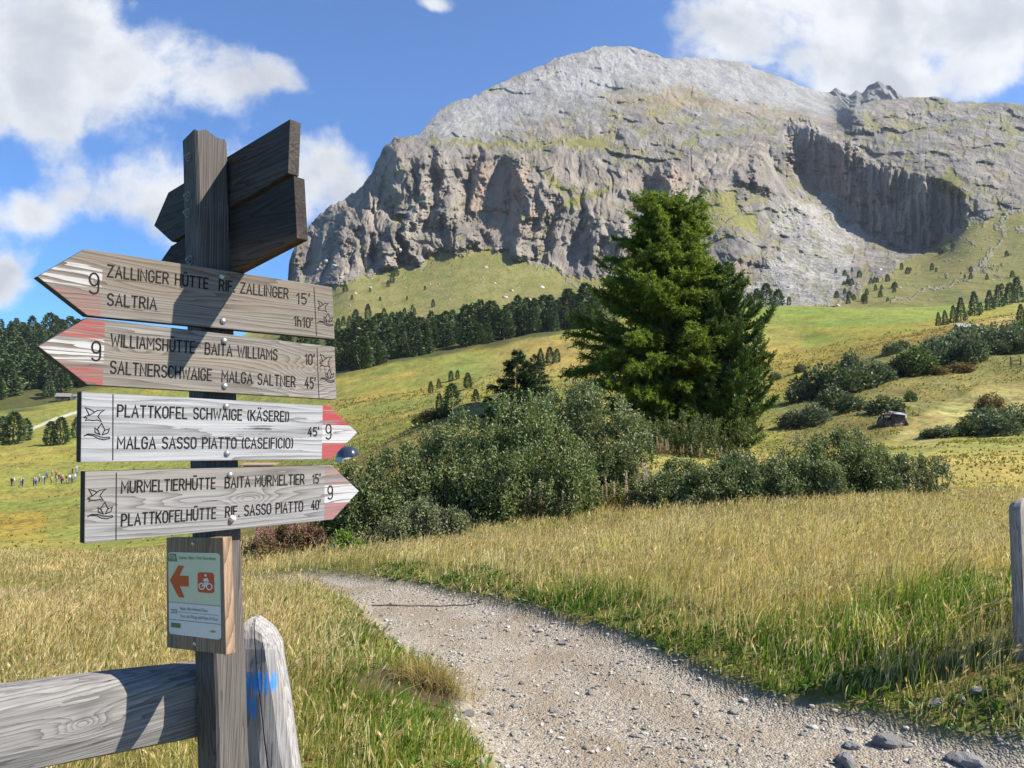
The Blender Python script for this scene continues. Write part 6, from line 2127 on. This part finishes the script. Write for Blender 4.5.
# the steel water bar laid across the path
a = ground_px(372, 599.5, 0); c = ground_px(482, 599.5, 0)
bm = bmesh.new()
n = 24
vs = []
for i in range(n + 1):
    x, y = a[0] + (c[0] - a[0]) * i / n, a[1] + (c[1] - a[1]) * i / n
    z = float(ground_z(x, y))
    vs.append([bm.verts.new((x - a[0], y + dy - a[1], z + dz)) for dy, dz in ((-.016, -.03), (-.016, .008), (.0, .010), (.0, -.03))])
for i in range(n):
    for k in range(4):
        bm.faces.new((vs[i][k], vs[i][(k + 1) % 4], vs[i + 1][(k + 1) % 4], vs[i + 1][k]))
bm.faces.new(vs[0]); bm.faces.new(vs[-1][::-1])
bmesh.ops.recalc_face_normals(bm, faces=bm.faces)
me = bpy.data.meshes.new('water_bar')
bm.to_mesh(me); bm.free()
link('water_bar', me, simple('old_timber_dark', (.06, .052, .045), .9), loc=(a[0], a[1], 0), label='thin dark water bar laid across the gravel path', category='drain bar')

# ------------------------------------------------------------------ huts, shed, dome
def box_me(name, boxes):
    bm = bmesh.new()
    for (cx, cy, cz, sx, sy, sz) in boxes:
        bmesh.ops.create_cube(bm, size=1.0, matrix=Matrix.Translation((cx, cy, cz)) @ Matrix.Diagonal((sx, sy, sz, 1)))
    me = bpy.data.meshes.new(name)
    bm.to_mesh(me); bm.free()
    return me


def gable(name, w_, d_, h_eave, h_ridge, over, th):
    """a pitched roof, ridge along x"""
    bm = bmesh.new()
    for sgn in (-1, 1):
        pts_ = [(-w_ / 2 - over, sgn * (d_ / 2 + over), h_eave - over * (h_ridge - h_eave) / (d_ / 2)), (w_ / 2 + over, sgn * (d_ / 2 + over), h_eave - over * (h_ridge - h_eave) / (d_ / 2)), (w_ / 2 + over, 0, h_ridge), (-w_ / 2 - over, 0, h_ridge)]
        lo = [bm.verts.new(p) for p in pts_]
        hi = [bm.verts.new((p[0], p[1], p[2] + th)) for p in pts_]
        bm.faces.new(lo); bm.faces.new(hi[::-1])
        for i in range(4):
            j = (i + 1) % 4
            bm.faces.new((lo[i], lo[j], hi[j], hi[i]))
    bmesh.ops.recalc_face_normals(bm, faces=bm.faces)
    me = bpy.data.meshes.new(name)
    bm.to_mesh(me); bm.free()
    return me


def walls_me(name, w_, d_, h_eave, h_ridge):
    bm = bmesh.new()
    prof_ = [(-d_ / 2, -.4), (d_ / 2, -.4), (d_ / 2, h_eave), (0, h_ridge), (-d_ / 2, h_eave)]
    A0 = [bm.verts.new((-w_ / 2, y, z)) for y, z in prof_]
    B0 = [bm.verts.new((w_ / 2, y, z)) for y, z in prof_]
    bm.faces.new(A0); bm.faces.new(B0[::-1])
    for i in range(5):
        j = (i + 1) % 5
        bm.faces.new((A0[i], A0[j], B0[j], B0[i]))
    bmesh.ops.recalc_face_normals(bm, faces=bm.faces)
    me = bpy.data.meshes.new(name)
    bm.to_mesh(me); bm.free()
    return me


def planks(name, c):
    m, t, b = material(name)
    o = t.n('ShaderNodeTexCoord').outputs['Object']
    wv_ = t.n('ShaderNodeTexWave', bands_direction='X')
    t.put(wv_.inputs[0], o)
    wv_.inputs['Scale'].default_value = 2.2
    wv_.inputs['Distortion'].default_value = .6
    cc = t.mix(wv_.outputs['Fac'], tuple(x * .6 for x in c), tuple(x * 1.3 for x in c))
    t.put(b.inputs['Base Color'], t.mix(t.m('MULTIPLY', t.noise(o, 1.5, 4.0), .6), cc, tuple(x * .6 for x in c)))
    b.inputs['Roughness'].default_value = .9
    return m


m_hut = planks('dark_hut_boards', (.07, .055, .042))
m_shingle = planks('grey_shingle_roof', (.20, .185, .17))
m_dark = simple('dark_opening', (.012, .011, .01), .9)


def hut(px, py, wp, ymin, depth, heave, hridge, label, rotz=0.0, roofm=None, wallm=None):
    x, y, z = hit(px, py, ymin)
    w_ = wp * y / FPX
    h = link('alpine_hut', None, loc=(x, y, z), rot=(0, 0, rotz), label=label, category='hut')
    link('wall', walls_me('wall', w_, depth, heave, hridge), wallm or m_hut, h)
    link('roof', gable('roof', w_, depth, heave, hridge, .45, .16), roofm or m_shingle, h)
    link('door', box_me('door', [(0, -depth / 2 - .03, heave * .45, w_ * .14, .06, heave * .9)]), m_dark, h)
    return h


hut(64, 400.5, 13, 380, 5.0, 2.2, 3.9, 'dark timber hut at the edge of the forest on the left hill', .25)
hut(76, 399, 4, 380, 3.0, 1.6, 2.6, 'tiny pale hut just right of the dark hut by the forest', .1, m_shingle, planks('pale_hut_boards', (.34, .31, .27)))
hut(964, 330, 11, 118, 2.2, .6, 1.3, 'low hut roof sunk in the ridge below the spruce row', -.15, simple('pale_metal_roof', (.26, .26, .26), .7, 0))
x, y, z = hit(263, 468.5, 60)
hut(262, 469, 30, 62, 3.0, .55, .75, 'low timber terrace glimpsed between the two lowest boards', 0, simple('tan_boards', (.30, .21, .14), .8), simple('tan_planks', (.34, .24, .17), .8))

# the sunken shed with a bright sheet-metal roof beyond the hedge
x, y, z = hit(892, 425, 58)
sh = link('stone_shed', None, loc=(x, y, z), rot=(0, 0, -.2), label='low rough brown shed with bright tin sheets on top behind the hedge', category='shed')
k = y / FPX
bm = bmesh.new()
bmesh.ops.create_cube(bm, size=1.0, matrix=Matrix.Translation((0, 0, 4.0 * k)) @ Matrix.Diagonal((26 * k, 1.8, 14 * k, 1)))
bmesh.ops.subdivide_edges(bm, edges=bm.edges[:], cuts=13, use_grid_fill=True)
for v_ in bm.verts:
    c_ = v_.co
    f_ = max(c_.z, 0) / (11 * k)
    a_ = .30 * float(perlin(c_.x * 1.7, c_.y * 1.7, c_.z * 1.7, 151)) + .16 * float(perlin(c_.x * 4.5, c_.y * 4.5, c_.z * 4.5, 152))
    c_.y = c_.y * (1 - .35 * f_) + a_
    c_.x = c_.x * (1 - .22 * f_) + a_ * .8
    c_.z += a_ * .9 * f_ - .25 * f_ * abs(c_.x) / (13 * k)
me_w = bpy.data.meshes.new('wall')
bm.to_mesh(me_w); bm.free()
link('wall', me_w, rock_mat('rough_brown_wall', (.055, .04, .026), (.15, .11, .07)), sh)
link('opening', box_me('opening', [(-6 * k, -.80, 4.0 * k, 7 * k, .10, 6 * k)]), m_dark, sh)
for q_, (dx_, dz_, w__, rr_) in enumerate(((6 * k, 11.0 * k, 13 * k, (.18, .14, .1)), (10 * k, 9.0 * k, 7 * k, (.3, .5, -.2)))):
    link('tin_sheet', box_me('tin_sheet', [(0, 0, 0, w__, 1.9 - q_ * .7, .05)]), simple('bright_tin', (.42, .45, .48), .4, .4), sh, (dx_, -.1, dz_), rr_)
link('beam', box_me('beam', [(-4 * k, -.95, 9.2 * k, 17 * k, .14, .14), (-10 * k, -.92, 4.2 * k, .14, .14, 10 * k), (-2.2 * k, -.92, 4.2 * k, .14, .14, 10 * k)]), m_hut, sh)

# the dark dome just right of the red and white tip
xd, yd, zd = hit(348, 459, 45)
k = yd / FPX
dm = link('dome_tent', None, loc=(xd, yd, zd), label='dark blue rounded dome with a pale lower edge right of the fresh arrow tip', category='tent')
V, Q = [], []
nseg, nr = 28, 10
for i in range(nr + 1):
    th = i / nr * math.pi / 2
    for s in range(nseg):
        a = 2 * math.pi * s / nseg
        pleat = 1 + .025 * math.cos(a * 7)
        V.append((11.5 * k * math.cos(th) ** .8 * math.cos(a) * pleat, 11 * k * math.cos(th) ** .8 * math.sin(a) * pleat, 1.5 * k + 11 * k * math.sin(th)))
for i in range(nr):
    for s in range(nseg):
        Q.append((i * nseg + s, i * nseg + (s + 1) % nseg, (i + 1) * nseg + (s + 1) % nseg, (i + 1) * nseg + s))
link('canopy', build_mesh('canopy', V, Q), simple('navy_sheet', (.025, .035, .06), .25, 0, .6), dm)
V = []
for zz, rr_ in ((-.6, 11.9), (1.2 * k, 11.9), (1.8 * k, 11.4)):
    for s in range(nseg):
        a = 2 * math.pi * s / nseg
        V.append((rr_ * k * math.cos(a), rr_ * .92 * k * math.sin(a), zz))
Q = [(i * nseg + s, i * nseg + (s + 1) % nseg, (i + 1) * nseg + (s + 1) % nseg, (i + 1) * nseg + s) for i in range(2) for s in range(nseg)]
link('skirt', build_mesh('skirt', V, Q), simple('pale_sheet', (.45, .45, .44), .6), dm)

# little rail gate on the right hillside
x, y, z = hit(1016, 366, 80)
k = y / FPX
link('pasture_gate', box_me('pasture_gate', [(-5 * k, 0, 4 * k, .14, .14, 9 * k), (5 * k, 0, 4 * k, .14, .14, 9 * k), (0, .0, 5 * k, 10 * k, .06, .14), (0, 0, 1.8 * k, 10 * k, .06, .14)]), m_hut, loc=(x, y, z), label='small timber pasture gate on the hillside at the right edge', category='gate')

# ------------------------------------------------------------------ the far group of walkers
def person_mesh(seed):
    """one continuous skinned figure, standing or mid-stride"""
    r = np.random.default_rng(seed)
    st_ = r.uniform(.05, .28)
    sw = r.uniform(-.2, .2)
    J = {'pel': (0, 0, .92, .13), 'waist': (0, 0, 1.08, .12), 'chest': (0, .01, 1.32, .155), 'neck': (0, .02, 1.48, .06), 'head': (0, .03, 1.60, .095), 'crown': (0, .02, 1.72, .07),
         'hl': (-.10, 0, .86, .10), 'kl': (-.11, st_ * .6, .48, .07), 'al': (-.11, st_ * .5, .09, .05), 'tl': (-.11, st_ * .5 + .14, .04, .04),
         'hr': (.10, 0, .86, .10), 'kr': (.11, -st_ * .3, .48, .07), 'ar': (.11, -st_, .09, .05), 'tr': (.11, -st_ + .14, .04, .04),
         'sl': (-.19, 0, 1.40, .065), 'el': (-.25, -sw * .6, 1.14, .05), 'wl': (-.26, -sw + .12, .90, .04), 'sr': (.19, 0, 1.40, .065), 'er': (.25, sw * .6, 1.14, .05), 'wr': (.26, sw + .12, .90, .04)}
    E = [('pel', 'waist'), ('waist', 'chest'), ('chest', 'neck'), ('neck', 'head'), ('head', 'crown'), ('pel', 'hl'), ('hl', 'kl'), ('kl', 'al'), ('al', 'tl'), ('pel', 'hr'), ('hr', 'kr'), ('kr', 'ar'), ('ar', 'tr'), ('chest', 'sl'), ('sl', 'el'), ('el', 'wl'), ('chest', 'sr'), ('sr', 'er'), ('er', 'wr')]
    ks = list(J)
    me = bpy.data.meshes.new('person_skeleton')
    me.from_pydata([J[k][:3] for k in ks], [(ks.index(a), ks.index(b_)) for a, b_ in E], [])
    o = bpy.data.objects.new('person_skeleton', me)
    COL.objects.link(o)
    md = o.modifiers.new('Skin', 'SKIN')
    sv = me.skin_vertices[0].data if me.skin_vertices else None
    if sv is None:
        return None
    for k, s in zip(ks, sv):
        s.radius = (J[k][3], J[k][3])
    sv[0].use_root = True
    sb = o.modifiers.new('Sub', 'SUBSURF')
    sb.levels = 1
    dg = bpy.context.evaluated_depsgraph_get()
    out = bpy.data.meshes.new_from_object(o.evaluated_get(dg))
    bpy.data.objects.remove(o)
    out.name = 'person'
    out.materials.clear()
    for _ in range(3):
        out.materials.append(None)
    for p in out.polygons:
        z = p.center.z
        p.material_index = 2 if (z > 1.47 or (abs(p.center.x) > .215 and z < .98)) else (1 if z < 1.0 else 0)
        p.use_smooth = True
    return out


PM = [person_mesh(k) for k in range(5)]
cm_ = {n_: simple(n_ + '_clothing', c, .85) for n_, c in (('red', (.40, .05, .04)), ('blue', (.06, .12, .28)), ('white', (.55, .55, .53)), ('black', (.02, .02, .025)), ('grey', (.25, .26, .28)), ('pink', (.55, .22, .25)), ('light_blue', (.24, .34, .42)), ('yellow', (.45, .38, .14)))}
trousers = [simple('dark_trousers', (.03, .032, .04), .9), simple('khaki_trousers', (.25, .2, .13), .9), simple('blue_trousers', (.06, .09, .2), .9)]
skin_m = simple('skin', (.42, .27, .2), .6)
hair_m = simple('dark_hair', (.05, .035, .025), .7)
PPL = [(11.5, 486.5, 'black'), (14, 486, 'white'), (21, 486.5, 'grey'), (22.5, 487.5, 'black'), (34.5, 486, 'grey'), (36, 486, 'light_blue'), (39, 483, 'grey'), (42.5, 484, 'light_blue'), (44.5, 485, 'black'), (46.5, 479, 'blue'), (51.5, 485, 'yellow'), (52, 478, 'pink'), (56, 478.5, 'red'), (56.2, 485, 'yellow'), (59, 482, 'black'),
       (61.5, 484, 'red'), (66, 484, 'black'), (69.5, 483.5, 'white'), (72, 483.5, 'light_blue'), (75, 482, 'white'), (76.5, 479, 'blue'), (72.5, 475, 'red'), (76.3, 473.5, 'light_blue'), (33.8, 486.4, 'pink'), (62.5, 483.0, 'grey')]
seen_lab = {}
for i, (px, py, cn) in enumerate(PPL):
    x, y, z = hit(px, py, 100)
    me_ = PM[i % 5]
    if me_ is None:
        continue
    me_ = me_.copy()
    for k_, m_ in enumerate((cm_[cn], trousers[i % 3], skin_m)):
        me_.materials[k_] = m_
    cname = cn.replace('_', ' ')
    side = 'left end' if px < 26 else ('middle' if px < 58 else 'right end')
    link('person', me_, loc=(x, y, z), rot=(0, 0, i * 1.9), label='walker in %s top, %s of the far meadow group' % (cname, side), category='person', group='walkers in %s tops at the %s of the far group' % (cname, side))

# ------------------------------------------------------------------ air
hz = bpy.data.materials.new('haze')
hz.use_nodes = True
h = NT(hz.node_tree)
ho = h.n('ShaderNodeOutputMaterial')
pv = h.n('ShaderNodeVolumePrincipled')
pv.inputs['Color'].default_value = (.80, .90, 1.0, 1)
pv.inputs['Density'].default_value = 0.00004
pv.inputs['Anisotropy'].default_value = .2
h.put(ho.inputs['Volume'], pv.outputs[0])
link('haze', box_me('haze', [(0, 1600, 769, 6400, 3900, 1662)]), hz, kind='stuff', label='thin blue summer haze in the air')
